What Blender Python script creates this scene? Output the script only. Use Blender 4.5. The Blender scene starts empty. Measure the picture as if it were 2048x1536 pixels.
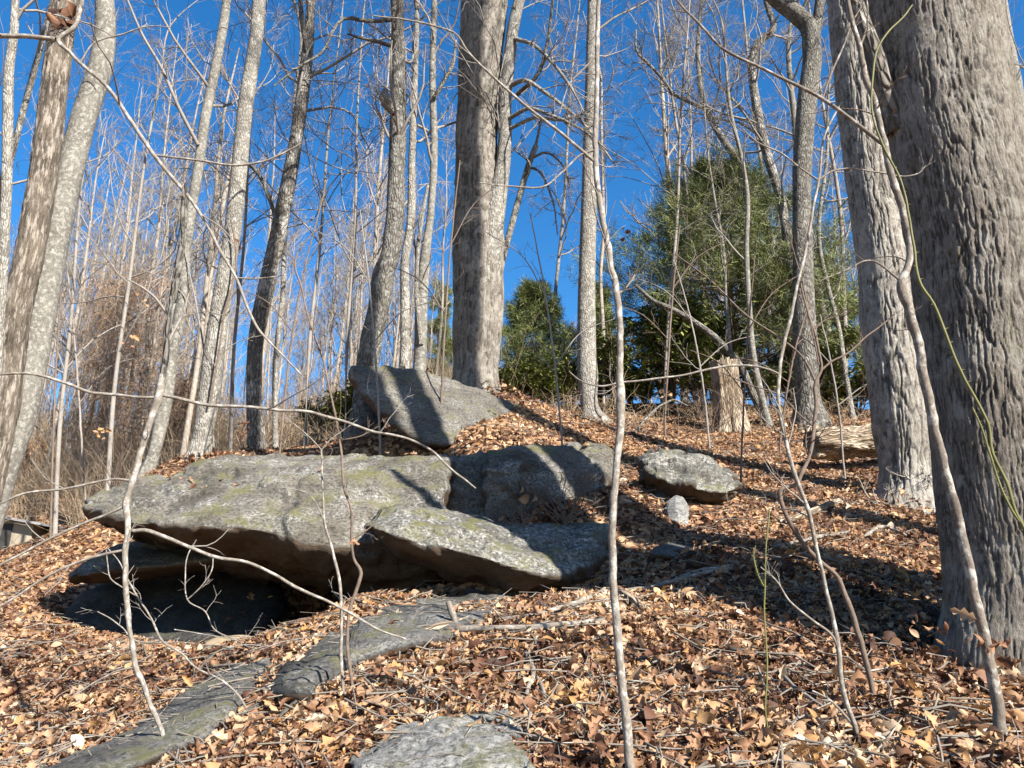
import bpy, math, random
import numpy as np
from mathutils import Vector

SC = bpy.context.scene
COL = SC.collection
R = math.radians

# ------------------------------------------------------------------ camera
FPX, PITCH, EYE = 1541.0, R(17.0), 1.6          # focal length in photo pixels, tilt, eye height
cam_d = bpy.data.cameras.new('camera')
cam = bpy.data.objects.new('camera', cam_d)
COL.objects.link(cam)
cam_d.sensor_fit = 'HORIZONTAL'
cam_d.sensor_width = 36.0
cam_d.lens = 36.0 * FPX / 2048.0
cam_d.clip_start, cam_d.clip_end = 0.05, 2000.0
cam.location = (0, 0, EYE)
cam.rotation_euler = (R(90) + PITCH, 0, 0)
SC.camera = cam

# ------------------------------------------------------------------ sky, sun, exposure
SUN_AZ, SUN_EL = R(138.0), R(36.0)              # azimuth clockwise from +Y
world = bpy.data.worlds.new('World')
SC.world = world
world.use_nodes = True
wn = world.node_tree
wn.nodes.clear()
w_out = wn.nodes.new('ShaderNodeOutputWorld')
w_bg = wn.nodes.new('ShaderNodeBackground')
w_sky = wn.nodes.new('ShaderNodeTexSky')
w_sky.sky_type = 'NISHITA'
w_sky.sun_disc = False
w_sky.sun_elevation = SUN_EL
w_sky.sun_rotation = SUN_AZ
w_sky.altitude = 700
w_sky.air_density = 1.0
w_sky.dust_density = 0.8
w_sky.ozone_density = 3.0
w_bg.inputs['Strength'].default_value = 0.072
w_hs = wn.nodes.new('ShaderNodeHueSaturation')
w_hs.inputs['Saturation'].default_value = 1.33
wn.links.new(w_sky.outputs[0], w_hs.inputs['Color'])
wn.links.new(w_hs.outputs[0], w_bg.inputs['Color'])
wn.links.new(w_bg.outputs[0], w_out.inputs['Surface'])
sun_d = bpy.data.lights.new('sun', 'SUN')
sun_d.energy = 5.0
sun_d.angle = R(0.5)
sun_d.color = (1.0, 0.95, 0.87)
sun = bpy.data.objects.new('sun', sun_d)
COL.objects.link(sun)
SUN_DIR = Vector((math.sin(SUN_AZ) * math.cos(SUN_EL), math.cos(SUN_AZ) * math.cos(SUN_EL), math.sin(SUN_EL)))
sun.rotation_euler = SUN_DIR.to_track_quat('Z', 'Y').to_euler()
sun.location = (20, -20, 30)
vs = SC.view_settings
vs.view_transform = 'Standard'
vs.look = 'None'
vs.exposure = 1.75
vs.gamma = 1.0
vs.use_curve_mapping = False
SC.cycles.max_bounces = 6
SC.cycles.diffuse_bounces = 4
SC.cycles.transparent_max_bounces = 8

# ------------------------------------------------------------------ small maths
CP, SP = math.cos(PITCH), math.sin(PITCH)

def P(u, v, d):
    """the point seen at photo pixel (u, v) at horizontal distance d ahead of the eye"""
    a, b = (u - 1024.0) / FPX, (768.0 - v) / FPX
    t = d / (CP - b * SP)
    return np.array([a * t, d, EYE + (SP + b * CP) * t])

def px(w, v, d):
    b = (768.0 - v) / FPX
    return w / FPX * d / (CP - b * SP)

def hash3(ix, iy, iz):
    h = (ix.astype(np.int64) * 374761393 + iy.astype(np.int64) * 668265263 + iz.astype(np.int64) * 2147483647 * 3 + 1013904223) & 0xFFFFFFFF
    h = ((h ^ (h >> 13)) * 1274126177) & 0xFFFFFFFF
    h = ((h ^ (h >> 16)) * 2246822519) & 0xFFFFFFFF
    return ((h ^ (h >> 15)) & 0xFFFFFF) / float(0xFFFFFF)

def vnoise(p):
    i = np.floor(p)
    f = p - i
    f = f * f * f * (f * (f * 6 - 15) + 10)
    x, y, z = i[:, 0], i[:, 1], i[:, 2]
    o = 0
    for dx in (0, 1):
        wx = f[:, 0] if dx else 1 - f[:, 0]
        for dy in (0, 1):
            wy = f[:, 1] if dy else 1 - f[:, 1]
            for dz in (0, 1):
                wz = f[:, 2] if dz else 1 - f[:, 2]
                o = o + wx * wy * wz * hash3(x + dx, y + dy, z + dz)
    return o * 2 - 1

def fbm(p, octaves=4, gain=0.5):
    o, a, s = 0, 1.0, 0
    p = np.asarray(p, float)
    for k in range(octaves):
        o = o + a * vnoise(p * (2.03 ** k) + 17.3 * k)
        s += a
        a *= gain
    return o / s

def worley(p):
    i = np.floor(p)
    f1 = np.full(len(p), 9.0)
    f2 = np.full(len(p), 9.0)
    for dx in (-1, 0, 1):
        for dy in (-1, 0, 1):
            for dz in (-1, 0, 1):
                c = i + (dx, dy, dz)
                q = np.stack([hash3(c[:, 0], c[:, 1], c[:, 2]), hash3(c[:, 0] + 57, c[:, 1], c[:, 2]), hash3(c[:, 0], c[:, 1] + 91, c[:, 2])], 1)
                dd = ((c + q - p) ** 2).sum(1) ** 0.5
                f2 = np.where(dd < f1, f1, np.minimum(f2, dd))
                f1 = np.minimum(f1, dd)
    return f1, f2

def blocks(p):
    """a random level per Voronoi cell: steps along fracture planes"""
    i = np.floor(p)
    f1 = np.full(len(p), 9.0)
    lv = np.zeros(len(p))
    for dx in (-1, 0, 1):
        for dy in (-1, 0, 1):
            for dz in (-1, 0, 1):
                c = i + (dx, dy, dz)
                q = np.stack([hash3(c[:, 0], c[:, 1], c[:, 2]), hash3(c[:, 0] + 57, c[:, 1], c[:, 2]), hash3(c[:, 0], c[:, 1] + 91, c[:, 2])], 1)
                dd = np.abs(c + q - p).sum(1)
                near_ = dd < f1
                lv = np.where(near_, hash3(c[:, 0] + 13, c[:, 1] + 7, c[:, 2] + 3), lv)
                f1 = np.where(near_, dd, f1)
    return lv * 2 - 1

def spline(pts, n):
    """centripetal-ish Catmull-Rom through pts (k, m) resampled to n"""
    p = np.asarray(pts, float)
    if len(p) == 2:
        t = np.linspace(0, 1, n)[:, None]
        return p[0] * (1 - t) + p[1] * t
    L = np.concatenate([[0], np.cumsum(np.linalg.norm(np.diff(p[:, :3], axis=0), axis=1) + 1e-6)])
    s = np.linspace(0, L[-1], n)
    k = np.clip(np.searchsorted(L, s, side='right') - 1, 0, len(p) - 2)
    t = ((s - L[k]) / (L[k + 1] - L[k]))[:, None]
    m = np.gradient(p, L, axis=0)
    h = (L[k + 1] - L[k])[:, None]
    return (2 * t**3 - 3 * t**2 + 1) * p[k] + (t**3 - 2 * t**2 + t) * h * m[k] + (-2 * t**3 + 3 * t**2) * p[k + 1] + (t**3 - t**2) * h * m[k + 1]

def unit(a):
    return a / np.maximum(np.linalg.norm(a, axis=-1, keepdims=True), 1e-9)

# ------------------------------------------------------------------ mesh and object helpers
def make_mesh(name, V, Q, mat=None, attrs=None, smooth=True, T=None):
    V = np.asarray(V, np.float32).reshape(-1, 3)
    Q = np.asarray(Q, np.int32).reshape(-1, 4) if Q is not None and len(Q) else np.zeros((0, 4), np.int32)
    T = np.asarray(T, np.int32).reshape(-1, 3) if T is not None and len(T) else np.zeros((0, 3), np.int32)
    me = bpy.data.meshes.new(name)
    me.vertices.add(len(V))
    me.vertices.foreach_set('co', V.ravel())
    me.loops.add(Q.size + T.size)
    me.loops.foreach_set('vertex_index', np.concatenate([Q.ravel(), T.ravel()]))
    me.polygons.add(len(Q) + len(T))
    me.polygons.foreach_set('loop_start', np.concatenate([np.arange(len(Q)) * 4, Q.size + np.arange(len(T)) * 3]).astype(np.int32))
    me.polygons.foreach_set('use_smooth', np.full(len(Q) + len(T), smooth))
    for k, a in (attrs or {}).items():
        a = np.asarray(a, np.float32)
        if a.ndim == 2:
            me.attributes.new(k, 'FLOAT_VECTOR', 'POINT').data.foreach_set('vector', a.ravel())
        else:
            me.attributes.new(k, 'FLOAT', 'POINT').data.foreach_set('value', a)
    me.update(calc_edges=True)
    me.validate()
    if mat:
        me.materials.append(mat)
    return me

def tag(o, label=None, cat=None, group=None, kind=None):
    for k, x in (('label', label), ('category', cat), ('group', group), ('kind', kind)):
        if x:
            o[k] = x
    return o

def thing(name, label, cat, loc, group=None):
    o = bpy.data.objects.new(name, None)
    o.empty_display_size = 0.2
    COL.objects.link(o)
    o.location = tuple(float(c) for c in loc)
    return tag(o, label, cat, group)

def part(name, me, parent, loc=(0, 0, 0), label=None, kind=None):
    o = bpy.data.objects.new(name, me)
    COL.objects.link(o)
    o.parent = parent
    o.location = loc
    return tag(o, label, None, None, kind)

def solo(name, me, loc, label, cat, group=None, kind=None):
    o = bpy.data.objects.new(name, me)
    COL.objects.link(o)
    o.location = tuple(float(c) for c in loc)
    return tag(o, label, cat, group, kind)

def tubes(pts, rad, sides=4, cap=True):
    """pts (B, N, 3), rad (B, N) -> vertices, quads, unrolled bark coordinates"""
    pts = np.asarray(pts, float)
    rad = np.asarray(rad, float)
    B, N, _ = pts.shape
    t = unit(np.gradient(pts, axis=1))
    mean = unit(t.mean(1))
    ref = np.where(np.abs(mean[:, 2:3]) > 0.8, np.array([[0.0, -1, 0]]), np.array([[0.0, 0, 1]]))[:, None, :]
    a = unit(np.cross(ref, t))
    b = np.cross(t, a)
    th = np.arange(sides) / sides * 2 * math.pi
    ring = a[:, :, None, :] * np.cos(th)[None, None, :, None] + b[:, :, None, :] * np.sin(th)[None, None, :, None]
    V = pts[:, :, None, :] + ring * rad[:, :, None, None]
    s = np.concatenate([np.zeros((B, 1)), np.cumsum(np.linalg.norm(np.diff(pts, axis=1), axis=2), axis=1)], 1)
    rm = rad.mean(1)[:, None, None]
    tc = np.stack([np.cos(th)[None, None, :] * rm + 0 * s[:, :, None], np.sin(th)[None, None, :] * rm + 0 * s[:, :, None], s[:, :, None] + 0 * th[None, None, :]], -1)
    i = np.arange(N - 1)[:, None] * sides + np.arange(sides)[None, :]
    j = np.arange(N - 1)[:, None] * sides + (np.arange(sides)[None, :] + 1) % sides
    q = np.stack([i, j, j + sides, i + sides], -1).reshape(-1, 4)
    if cap and sides == 4:
        q = np.concatenate([q, [[(N - 1) * sides + k for k in range(4)]]])
    Q = (q[None] + (np.arange(B) * N * sides)[:, None, None]).reshape(-1, 4)
    return V.reshape(-1, 3), Q, tc.reshape(-1, 3)

class Mb:
    """collects tubes into one mesh"""
    def __init__(self):
        self.V, self.Q, self.C, self.n = [], [], [], 0
    def add(self, pts, rad, sides=4):
        if len(pts) == 0:
            return
        v, q, c = tubes(pts, rad, sides)
        self.V.append(v); self.Q.append(q + self.n); self.C.append(c)
        self.n += len(v)
    def mesh(self, name, mat, origin=(0, 0, 0)):
        return make_mesh(name, np.concatenate(self.V) - np.asarray(origin), np.concatenate(self.Q), mat, {'tc': np.concatenate(self.C)})

def grow(rng, pts, rad, n, s0, s1, ratio, ang, rr, M=6, up=0.1, wig=0.25, minr=0.002, lenmin=0.08, maxr=0.045, tip=0.35):
    B, N, _ = pts.shape
    if B == 0:
        return np.zeros((0, M, 3)), np.zeros((0, M))
    par = np.repeat(np.arange(B), n)
    s = rng.uniform(s0, s1, len(par))
    x = s * (N - 1)
    k = np.minimum(x.astype(int), N - 2)
    f = (x - k)[:, None]
    pos = pts[par, k] * (1 - f) + pts[par, k + 1] * f
    r = rad[par, k] * (1 - f[:, 0]) + rad[par, k + 1] * f[:, 0]
    tan = unit(pts[par, k + 1] - pts[par, k])
    plen = np.linalg.norm(np.diff(pts, axis=1), axis=2).sum(1)[par]
    L = np.maximum(plen * ratio * (1.15 - 0.75 * s) * rng.uniform(0.55, 1.25, len(par)), lenmin)
    rv = rng.normal(size=(len(par), 3))
    perp = unit(rv - (rv * tan).sum(1, keepdims=True) * tan)
    a = rng.uniform(ang[0], ang[1], len(par))[:, None]
    d = np.cos(a) * tan + np.sin(a) * perp
    out = np.zeros((len(par), M, 3))
    out[:, 0] = pos
    bend = rng.normal(size=(len(par), 3)) * wig * 0.5
    for m in range(1, M):
        d = unit(d + rng.normal(size=d.shape) * wig * 0.55 + bend * 0.6 + np.array([0, 0, up]))
        out[:, m] = out[:, m - 1] + d * (L / (M - 1))[:, None]
    r0 = np.clip(r * rr, minr, maxr)
    rd = r0[:, None] * np.linspace(1, tip, M)[None]
    return out, np.maximum(rd, minr * 0.7)

# ------------------------------------------------------------------ terrain (heights fitted through surveyed points)
GC = [(1024,1536,3.2),(1500,1536,3.1),(2048,1536,3.0),(500,1536,3.5),(0,1536,4.0),(1024,1400,4.0),(1024,1250,5.2),(1100,1190,5.9),
      (1990,1330,4.3),(1700,1250,5.0),(1400,1100,6.5),(1800,1100,6.5),(1390,1058,7.4),(1320,1050,7.4),(1800,1005,8.7),(1600,950,10.0),(1480,870,13.5),
      (1185,855,13.0),(1620,835,15.0),(2000,860,14.0),(1250,960,9.0),(1120,1015,7.5),(1200,975,8.0),(1000,1040,7.3),(1000,860,10.3),(1100,850,11.0),(950,890,9.8),
      (700,897,10.4),(722,893,11.6),(650,902,12.3),(600,906,13.2),(775,885,11.4),(945,790,12.5),(1100,815,12.5),(500,905,13.0),(300,945,12.0),(135,1290,6.9),(310,1310,6.2),(500,1280,6.2),
      (640,1240,6.3),(715,1195,6.5),(60,1350,6.0),(60,1200,8.5),(100,1120,12.0),(30,1100,15.0),(120,1020,20.0),(40,1088,17.5),
      (0,950,30.0),(200,930,26.0),(60,875,55.0),(300,900,40.0),(600,890,40.0),(800,1330,4.6),(300,1420,4.9),(1083,1190,6.7),(960,1185,6.8),(1150,1168,6.8),(1215,1115,7.1),(850,1180,6.9)]
GW = [(-2.5,8.6,1.40),(-1.3,8.2,1.55),(-1.6,7.3,1.42),(-2.3,7.2,1.33),(-0.9,7.3,1.62),(-2.2,9.4,1.5),(-3.2,9.5,1.5),(-1.2,9.0,1.6),(-4.0,9.0,1.5),(-3.2,7.6,1.38),(0.2,8.4,2.2),(-18.5,29,3.3),
      (0,60,14.6),(30,60,15.5),(-60,60,12),(60,60,14),(0,100,16),(100,100,10),(-100,100,9),(0,200,0),(200,200,-10),(-200,200,-10),
      (-150,60,4),(150,60,7),(12,25,8.1),(22,25,8.1),(40,25,7.6),(-40,25,3.5),(-100,20,0),(100,20,4),(0,0,0.0),(3,0,0.0),(-4,0,0.1),
      (0,-5,-1.3),(20,-5,-1.5),(-20,-5,-1.8),(0,-30,-8),(60,-30,-9),(-60,-30,-9),(10,8,2.6),(20,8,2.6),(-15,8,1.0),(-30,8,0.2)]
_pts = np.array([P(*g) for g in GC] + [np.array(g, float) for g in GW])

def _phi(r2):
    return 0.5 * r2 * np.log(r2 + 1e-9)

def _fit(p):
    n = len(p)
    d2 = ((p[:, None, :2] - p[None, :, :2]) ** 2).sum(2)
    A = np.zeros((n + 3, n + 3))
    A[:n, :n] = _phi(d2) + np.eye(n) * 0.02
    A[:n, n] = A[n, :n] = 1
    A[:n, n + 1:] = p[:, :2]
    A[n + 1:, :n] = p[:, :2].T
    return np.linalg.solve(A, np.concatenate([p[:, 2], [0, 0, 0]]))

_w = _fit(_pts)

def gz(x, y, bumps=True):
    x = np.atleast_1d(np.asarray(x, float))
    y = np.atleast_1d(np.asarray(y, float))
    xx, yy = np.clip(x, -200, 200), np.clip(y, -32, 200)
    o = np.empty(len(xx))
    for c in range(0, len(xx), 20000):
        a, b = xx[c:c + 20000], yy[c:c + 20000]
        d2 = (a[:, None] - _pts[None, :, 0]) ** 2 + (b[:, None] - _pts[None, :, 1]) ** 2
        o[c:c + 20000] = _phi(d2) @ _w[:-3] + _w[-3] + _w[-2] * a + _w[-1] * b
    if bumps:
        q = np.stack([xx, yy, 0 * xx], 1)
        o = o + 0.045 * fbm(q * 1.3, 3) + 0.02 * fbm(q * 6.0, 2)
    return o

def g1(x, y):
    return float(gz(x, y)[0])

def hit(u, v, d0=2.0, d1=70.0):
    d = np.linspace(d0, d1, 900)
    p = np.array([P(u, v, k) for k in d])
    below = p[:, 2] < gz(p[:, 0], p[:, 1])
    i = int(np.argmax(below)) if below.any() else len(d) - 1
    return p[i]

# ------------------------------------------------------------------ materials
ALB = 0.66                                     # one scale for all measured reflectances
def alb(c):
    return tuple(min(x * ALB, 0.8) for x in c)

def mat(name):
    m = bpy.data.materials.new(name)
    m.use_nodes = True
    nt = m.node_tree
    nt.nodes.clear()
    out = nt.nodes.new('ShaderNodeOutputMaterial')
    b = nt.nodes.new('ShaderNodeBsdfPrincipled')
    nt.links.new(b.outputs[0], out.inputs['Surface'])
    return m, nt, b

class N:
    """terse node wiring"""
    def __init__(self, nt):
        self.nt = nt
    def new(self, t, ins=None, **kw):
        n = self.nt.nodes.new(t)
        for k, x in kw.items():
            setattr(n, k, x)
        for k, x in (ins or {}).items():
            s = n.inputs[k]
            if isinstance(x, bpy.types.NodeSocket):
                self.nt.links.new(x, s)
            else:
                s.default_value = x
        return n
    def attr(self, name, kind='GEOMETRY'):
        return self.new('ShaderNodeAttribute', attribute_name=name, attribute_type=kind)
    def noise(self, vec, scale, detail=4.0, rough=0.55):
        return self.new('ShaderNodeTexNoise', {'Vector': vec, 'Scale': scale, 'Detail': detail, 'Roughness': rough}).outputs['Fac']
    def ramp(self, fac, stops):
        n = self.new('ShaderNodeValToRGB', {'Fac': fac})
        e = n.color_ramp.elements
        while len(e) < len(stops):
            e.new(0.5)
        for k, (p, c) in enumerate(stops):
            e[k].position = p
            e[k].color = (c, c, c, 1) if not isinstance(c, tuple) else (*c, 1)
        return n.outputs['Color']
    def mix(self, fac, a, b, mode='MIX'):
        n = self.new('ShaderNodeMix', data_type='RGBA', blend_type=mode)
        for s, x in ((n.inputs[0], fac), (n.inputs[6], a), (n.inputs[7], b)):
            if isinstance(x, bpy.types.NodeSocket):
                self.nt.links.new(x, s)
            else:
                s.default_value = (*x, 1) if isinstance(x, tuple) else x
        return n.outputs[2]
    def math(self, op, a, b=0.0, clamp=False):
        n = self.new('ShaderNodeMath', operation=op, use_clamp=clamp)
        for s, x in ((n.inputs[0], a), (n.inputs[1], b)):
            if isinstance(x, bpy.types.NodeSocket):
                self.nt.links.new(x, s)
            else:
                s.default_value = x
        return n.outputs[0]
    def scale(self, vec, s):
        return self.new('ShaderNodeMapping', {'Vector': vec, 'Scale': s}).outputs[0]
    def bump(self, h, strength, dist, normal=None):
        i = {'Height': h, 'Strength': strength, 'Distance': dist}
        if normal:
            i['Normal'] = normal
        return self.new('ShaderNodeBump', i).outputs[0]
    def wire(self, a, b):
        self.nt.links.new(a, b)

def bark(name, dark, light, sx=30.0, sz=6.0, fiss=0.6, bump=0.02, spots=None, spz=0.7, spotcol=(0.5, 0.48, 0.43), vor=True, moss=0.0, ridge=False):
    dark, light, spotcol = alb(dark), alb(light), alb(spotcol)
    m, nt, b = mat(name)
    n = N(nt)
    tc = n.attr('tc').outputs['Vector']
    big = n.noise(tc, 1.6, 4)
    col = n.mix(n.ramp(big, [(0.3, 0.0), (0.7, 1.0)]), dark, light)
    fine = n.noise(n.scale(tc, (sx * 1.5, sx * 1.5, sz * 2)), 1.0, 5, 0.65)
    col = n.mix(0.75, col, n.ramp(fine, [(0.25, 0.35), (0.75, 1.25)]), 'MULTIPLY')
    warp = n.new('ShaderNodeVectorMath', {0: n.scale(tc, (sx, sx, sz)), 1: n.new('ShaderNodeTexNoise', {'Vector': n.scale(tc, (sx * .4, sx * .4, sz * .8)), 'Scale': 1.0}).outputs['Color']}, operation='ADD').outputs[0]
    if vor:
        v = n.new('ShaderNodeTexVoronoi', {'Vector': warp, 'Scale': 1.0}, feature='DISTANCE_TO_EDGE').outputs['Distance']
        h = n.ramp(v, [(0.0, 0.0), (0.22, 1.0)])
    else:
        h = fine
    if ridge:
        rg = n.attr('ridge').outputs['Fac']
        col = n.mix(fiss, col, n.ramp(rg, [(0.0, 0.14), (0.7, 1.0)]), 'MULTIPLY')
        gr = n.noise(n.scale(tc, (95, 95, 26)), 1.0, 6, 0.72)
        col = n.mix(0.85, col, n.ramp(gr, [(0.34, 0.45), (0.5, 1.0), (0.66, 1.35)]), 'MULTIPLY')
        h = n.math('ADD', fine, n.math('MULTIPLY', gr, 1.4))
        bump = 0.016
    else:
        col = n.mix(fiss, col, n.ramp(h, [(0.0, 0.35), (1.0, 1.0)]), 'MULTIPLY')
    if spots:
        s = n.ramp(n.noise(n.scale(tc, (1, 1, spz)), spots, 5, 0.7), [(0.50, 0.0), (0.60, 1.0)])
        col = n.mix(n.math('MULTIPLY', s, 0.7), col, spotcol)
    if moss:
        s = n.ramp(n.noise(tc, 7.0, 5, 0.7), [(0.55, 0.0), (0.68, 1.0)])
        col = n.mix(n.math('MULTIPLY', s, moss), col, (0.07, 0.075, 0.025))
    n.wire(col, b.inputs['Base Color'])
    b.inputs['Roughness'].default_value = 0.9
    b.inputs['Specular IOR Level'].default_value = 0.2
    nn = n.bump(h, 0.9, bump)
    nn = n.bump(n.noise(tc, 140.0, 3), 0.35, 0.004, nn)
    n.wire(nn, b.inputs['Normal'])
    return m

M = {}
M['oak_big'] = bark('oak_bark', (0.20, 0.17, 0.138), (0.35, 0.31, 0.262), 28, 5, 0.85, 0.006, spots=9.0, spotcol=(0.39, 0.36, 0.31), ridge=True, moss=0.35)
M['oak_pale'] = bark('pale_oak_bark', (0.30, 0.265, 0.22), (0.50, 0.455, 0.39), 28, 5, 0.85, 0.006, spots=9.0, spotcol=(0.54, 0.50, 0.44), ridge=True)
M['oak'] = bark('furrowed_bark', (0.19, 0.165, 0.135), (0.33, 0.295, 0.25), 26, 6, 0.7, 0.03, spots=6.0)
M['smooth'] = bark('smooth_grey_bark', (0.17, 0.155, 0.13), (0.30, 0.28, 0.24), 22, 14, 0.3, 0.012, spots=22.0, spotcol=(0.40, 0.385, 0.34), vor=False)
M['pale'] = bark('pale_bark', (0.27, 0.245, 0.205), (0.42, 0.39, 0.335), 40, 10, 0.4, 0.014, spots=14.0, spotcol=(0.49, 0.465, 0.415))
M['dark'] = bark('dark_bark', (0.13, 0.115, 0.10), (0.27, 0.245, 0.21), 30, 7, 0.6, 0.02, spots=12.0, spotcol=(0.33, 0.32, 0.28), moss=0.5)
M['shaggy'] = bark('shaggy_bark', (0.10, 0.078, 0.06), (0.25, 0.205, 0.155), 22, 3.0, 0.7, 0.03, spots=30.0, spz=0.16, spotcol=(0.48, 0.42, 0.35), ridge=True)
M['twig'] = bark('twig_bark', (0.26, 0.23, 0.20), (0.43, 0.39, 0.345), 60, 20, 0.1, 0.002, vor=False)
M['sapling'] = bark('sapling_bark', (0.22, 0.185, 0.15), (0.36, 0.32, 0.27), 60, 22, 0.1, 0.003, spots=24.0, spotcol=(0.55, 0.52, 0.47), vor=False)
M['mottled'] = bark('mottled_sapling_bark', (0.16, 0.13, 0.105), (0.30, 0.255, 0.21), 60, 22, 0.1, 0.003, spots=18.0, spotcol=(0.52, 0.49, 0.44), vor=False)
M['brown_twig'] = bark('brown_twig_bark', (0.15, 0.11, 0.085), (0.28, 0.21, 0.16), 60, 20, 0.1, 0.002, vor=False)
M['far'] = bark('far_trunk_bark', (0.34, 0.29, 0.235), (0.52, 0.455, 0.385), 20, 6, 0.2, 0.01, vor=False)
M['wood'] = bark('weathered_wood', (0.34, 0.24, 0.155), (0.66, 0.53, 0.39), 44, 4.0, 0.75, 0.03, spots=4.0, spotcol=(0.55, 0.45, 0.33))
M['stick'] = bark('dead_stick', (0.20, 0.165, 0.13), (0.42, 0.37, 0.31), 50, 8, 0.3, 0.004, spots=14.0, spotcol=(0.48, 0.45, 0.40), vor=False)

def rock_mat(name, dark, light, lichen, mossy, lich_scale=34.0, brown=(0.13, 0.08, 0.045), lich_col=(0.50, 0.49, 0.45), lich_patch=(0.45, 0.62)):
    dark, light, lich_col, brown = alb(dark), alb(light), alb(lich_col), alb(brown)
    m, nt, b = mat(name)
    n = N(nt)
    co = n.new('ShaderNodeTexCoord').outputs['Object']
    nrm = n.new('ShaderNodeNewGeometry').outputs['Normal']
    nz = n.new('ShaderNodeSeparateXYZ', {0: nrm}).outputs['Z']
    big = n.noise(co, 1.7, 5)
    col = n.mix(n.ramp(big, [(0.32, 0.0), (0.66, 1.0)]), dark, light)
    strat = n.noise(n.scale(co, (3.0, 3.0, 26.0)), 1.0, 5, 0.65)
    col = n.mix(0.7, col, n.ramp(strat, [(0.3, 0.55), (0.7, 1.2)]), 'MULTIPLY')
    pit = n.noise(n.scale(co, (1, 1, 1.5)), 34.0, 6, 0.78)
    lp = n.ramp(n.noise(n.scale(co, (1, 1, 1.6)), 2.6, 4, 0.6), [(lich_patch[0], 0.0), (lich_patch[1], 1.0)])
    ls = n.ramp(n.noise(co, lich_scale, 6, 0.8), [(0.46, 0.0), (0.60, 1.0)])
    up = n.ramp(nz, [(0.02, 0.0), (0.25, 1.0)])
    lf = n.math('MULTIPLY', n.math('MULTIPLY', lp, ls), n.math('MULTIPLY', up, lichen))
    col = n.mix(lf, col, lich_col)
    grain = n.ramp(pit, [(0.40, 0.16), (0.50, 0.95), (0.62, 1.30)])
    col = n.mix(0.85, col, grain, 'MULTIPLY')
    under_bounce = n.ramp(n.math('MULTIPLY', nz, -1.0), [(0.0, 0.0), (0.3, 1.0)])  # downward faces tinted brown: leaf bounce and shade painted into the colour
    col = n.mix(n.math('MULTIPLY', under_bounce, 0.8), col, n.mix(n.ramp(strat, [(0.3, 0.0), (0.7, 1.0)]), tuple(c * 0.6 for c in brown), brown))
    mo = n.ramp(n.noise(co, 3.3, 6, 0.72), [(0.50, 0.0), (0.62, 1.0)])
    upm = n.ramp(nz, [(0.35, 0.0), (0.8, 1.0)])
    mcol = n.mix(n.noise(co, 60.0, 3), (0.045, 0.05, 0.015), (0.15, 0.135, 0.04))
    col = n.mix(n.math('MULTIPLY', n.math('MULTIPLY', mo, upm), mossy), col, mcol)
    n.wire(col, b.inputs['Base Color'])
    b.inputs['Roughness'].default_value = 0.82
    b.inputs['Specular IOR Level'].default_value = 0.3
    nn = n.bump(strat, 0.5, 0.03)
    nn = n.bump(pit, 1.0, 0.022, nn)
    nn = n.bump(n.noise(co, 190.0, 3), 0.5, 0.004, nn)
    n.wire(nn, b.inputs['Normal'])
    return m

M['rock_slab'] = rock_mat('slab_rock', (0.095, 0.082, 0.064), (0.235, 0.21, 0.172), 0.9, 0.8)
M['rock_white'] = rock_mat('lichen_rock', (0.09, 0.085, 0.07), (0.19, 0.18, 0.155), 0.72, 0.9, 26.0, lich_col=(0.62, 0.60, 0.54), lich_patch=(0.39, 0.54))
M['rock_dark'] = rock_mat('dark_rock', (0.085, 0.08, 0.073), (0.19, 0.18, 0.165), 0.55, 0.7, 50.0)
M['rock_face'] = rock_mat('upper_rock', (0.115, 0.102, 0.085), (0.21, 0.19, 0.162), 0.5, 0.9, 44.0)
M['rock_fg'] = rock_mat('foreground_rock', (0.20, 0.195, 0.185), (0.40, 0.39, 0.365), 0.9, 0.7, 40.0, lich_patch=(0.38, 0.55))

def leaf_mat(name, stops, trans=0.25):
    m, nt, b = mat(name)
    n = N(nt)
    t = n.attr('tint', 'INSTANCER').outputs['Fac']
    stops = [(p, alb(c)) for p, c in stops]
    col = n.ramp(t, stops)
    co = n.new('ShaderNodeTexCoord').outputs['Object']
    col = n.mix(0.5, col, n.ramp(n.noise(co, 30.0, 4), [(0.3, 0.6), (0.7, 1.2)]), 'MULTIPLY')
    n.wire(col, b.inputs['Base Color'])
    b.inputs['Roughness'].default_value = 0.65
    b.inputs['Specular IOR Level'].default_value = 0.25
    tr = n.new('ShaderNodeBsdfTranslucent', {'Color': col})
    mx = n.new('ShaderNodeMixShader', {0: trans, 1: b.outputs[0], 2: tr.outputs[0]})
    n.wire(mx.outputs[0], nt.nodes['Material Output'].inputs['Surface'])
    return m

M['leaf'] = leaf_mat('dead_leaf', [(0.0, (0.05, 0.024, 0.016)), (0.28, (0.17, 0.075, 0.042)), (0.48, (0.40, 0.215, 0.115)), (0.66, (0.57, 0.375, 0.23)), (0.80, (0.55, 0.29, 0.10)), (1.0, (0.80, 0.64, 0.46))])
M['ever'] = leaf_mat('evergreen_leaf', [(0.0, (0.02, 0.035, 0.010)), (0.5, (0.055, 0.08, 0.02)), (1.0, (0.14, 0.15, 0.035))], 0.2)

def plain(name, c1, c2, scale=20.0, rough=0.7, attr=None):
    c1, c2 = alb(c1), alb(c2)
    m, nt, b = mat(name)
    n = N(nt)
    co = n.new('ShaderNodeTexCoord').outputs['Object']
    f = n.attr('tint').outputs['Fac'] if attr else n.ramp(n.noise(co, scale, 4), [(0.3, 0.0), (0.7, 1.0)])
    n.wire(n.mix(f, c1, c2), b.inputs['Base Color'])
    b.inputs['Roughness'].default_value = rough
    b.inputs['Specular IOR Level'].default_value = 0.3
    return m

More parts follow.
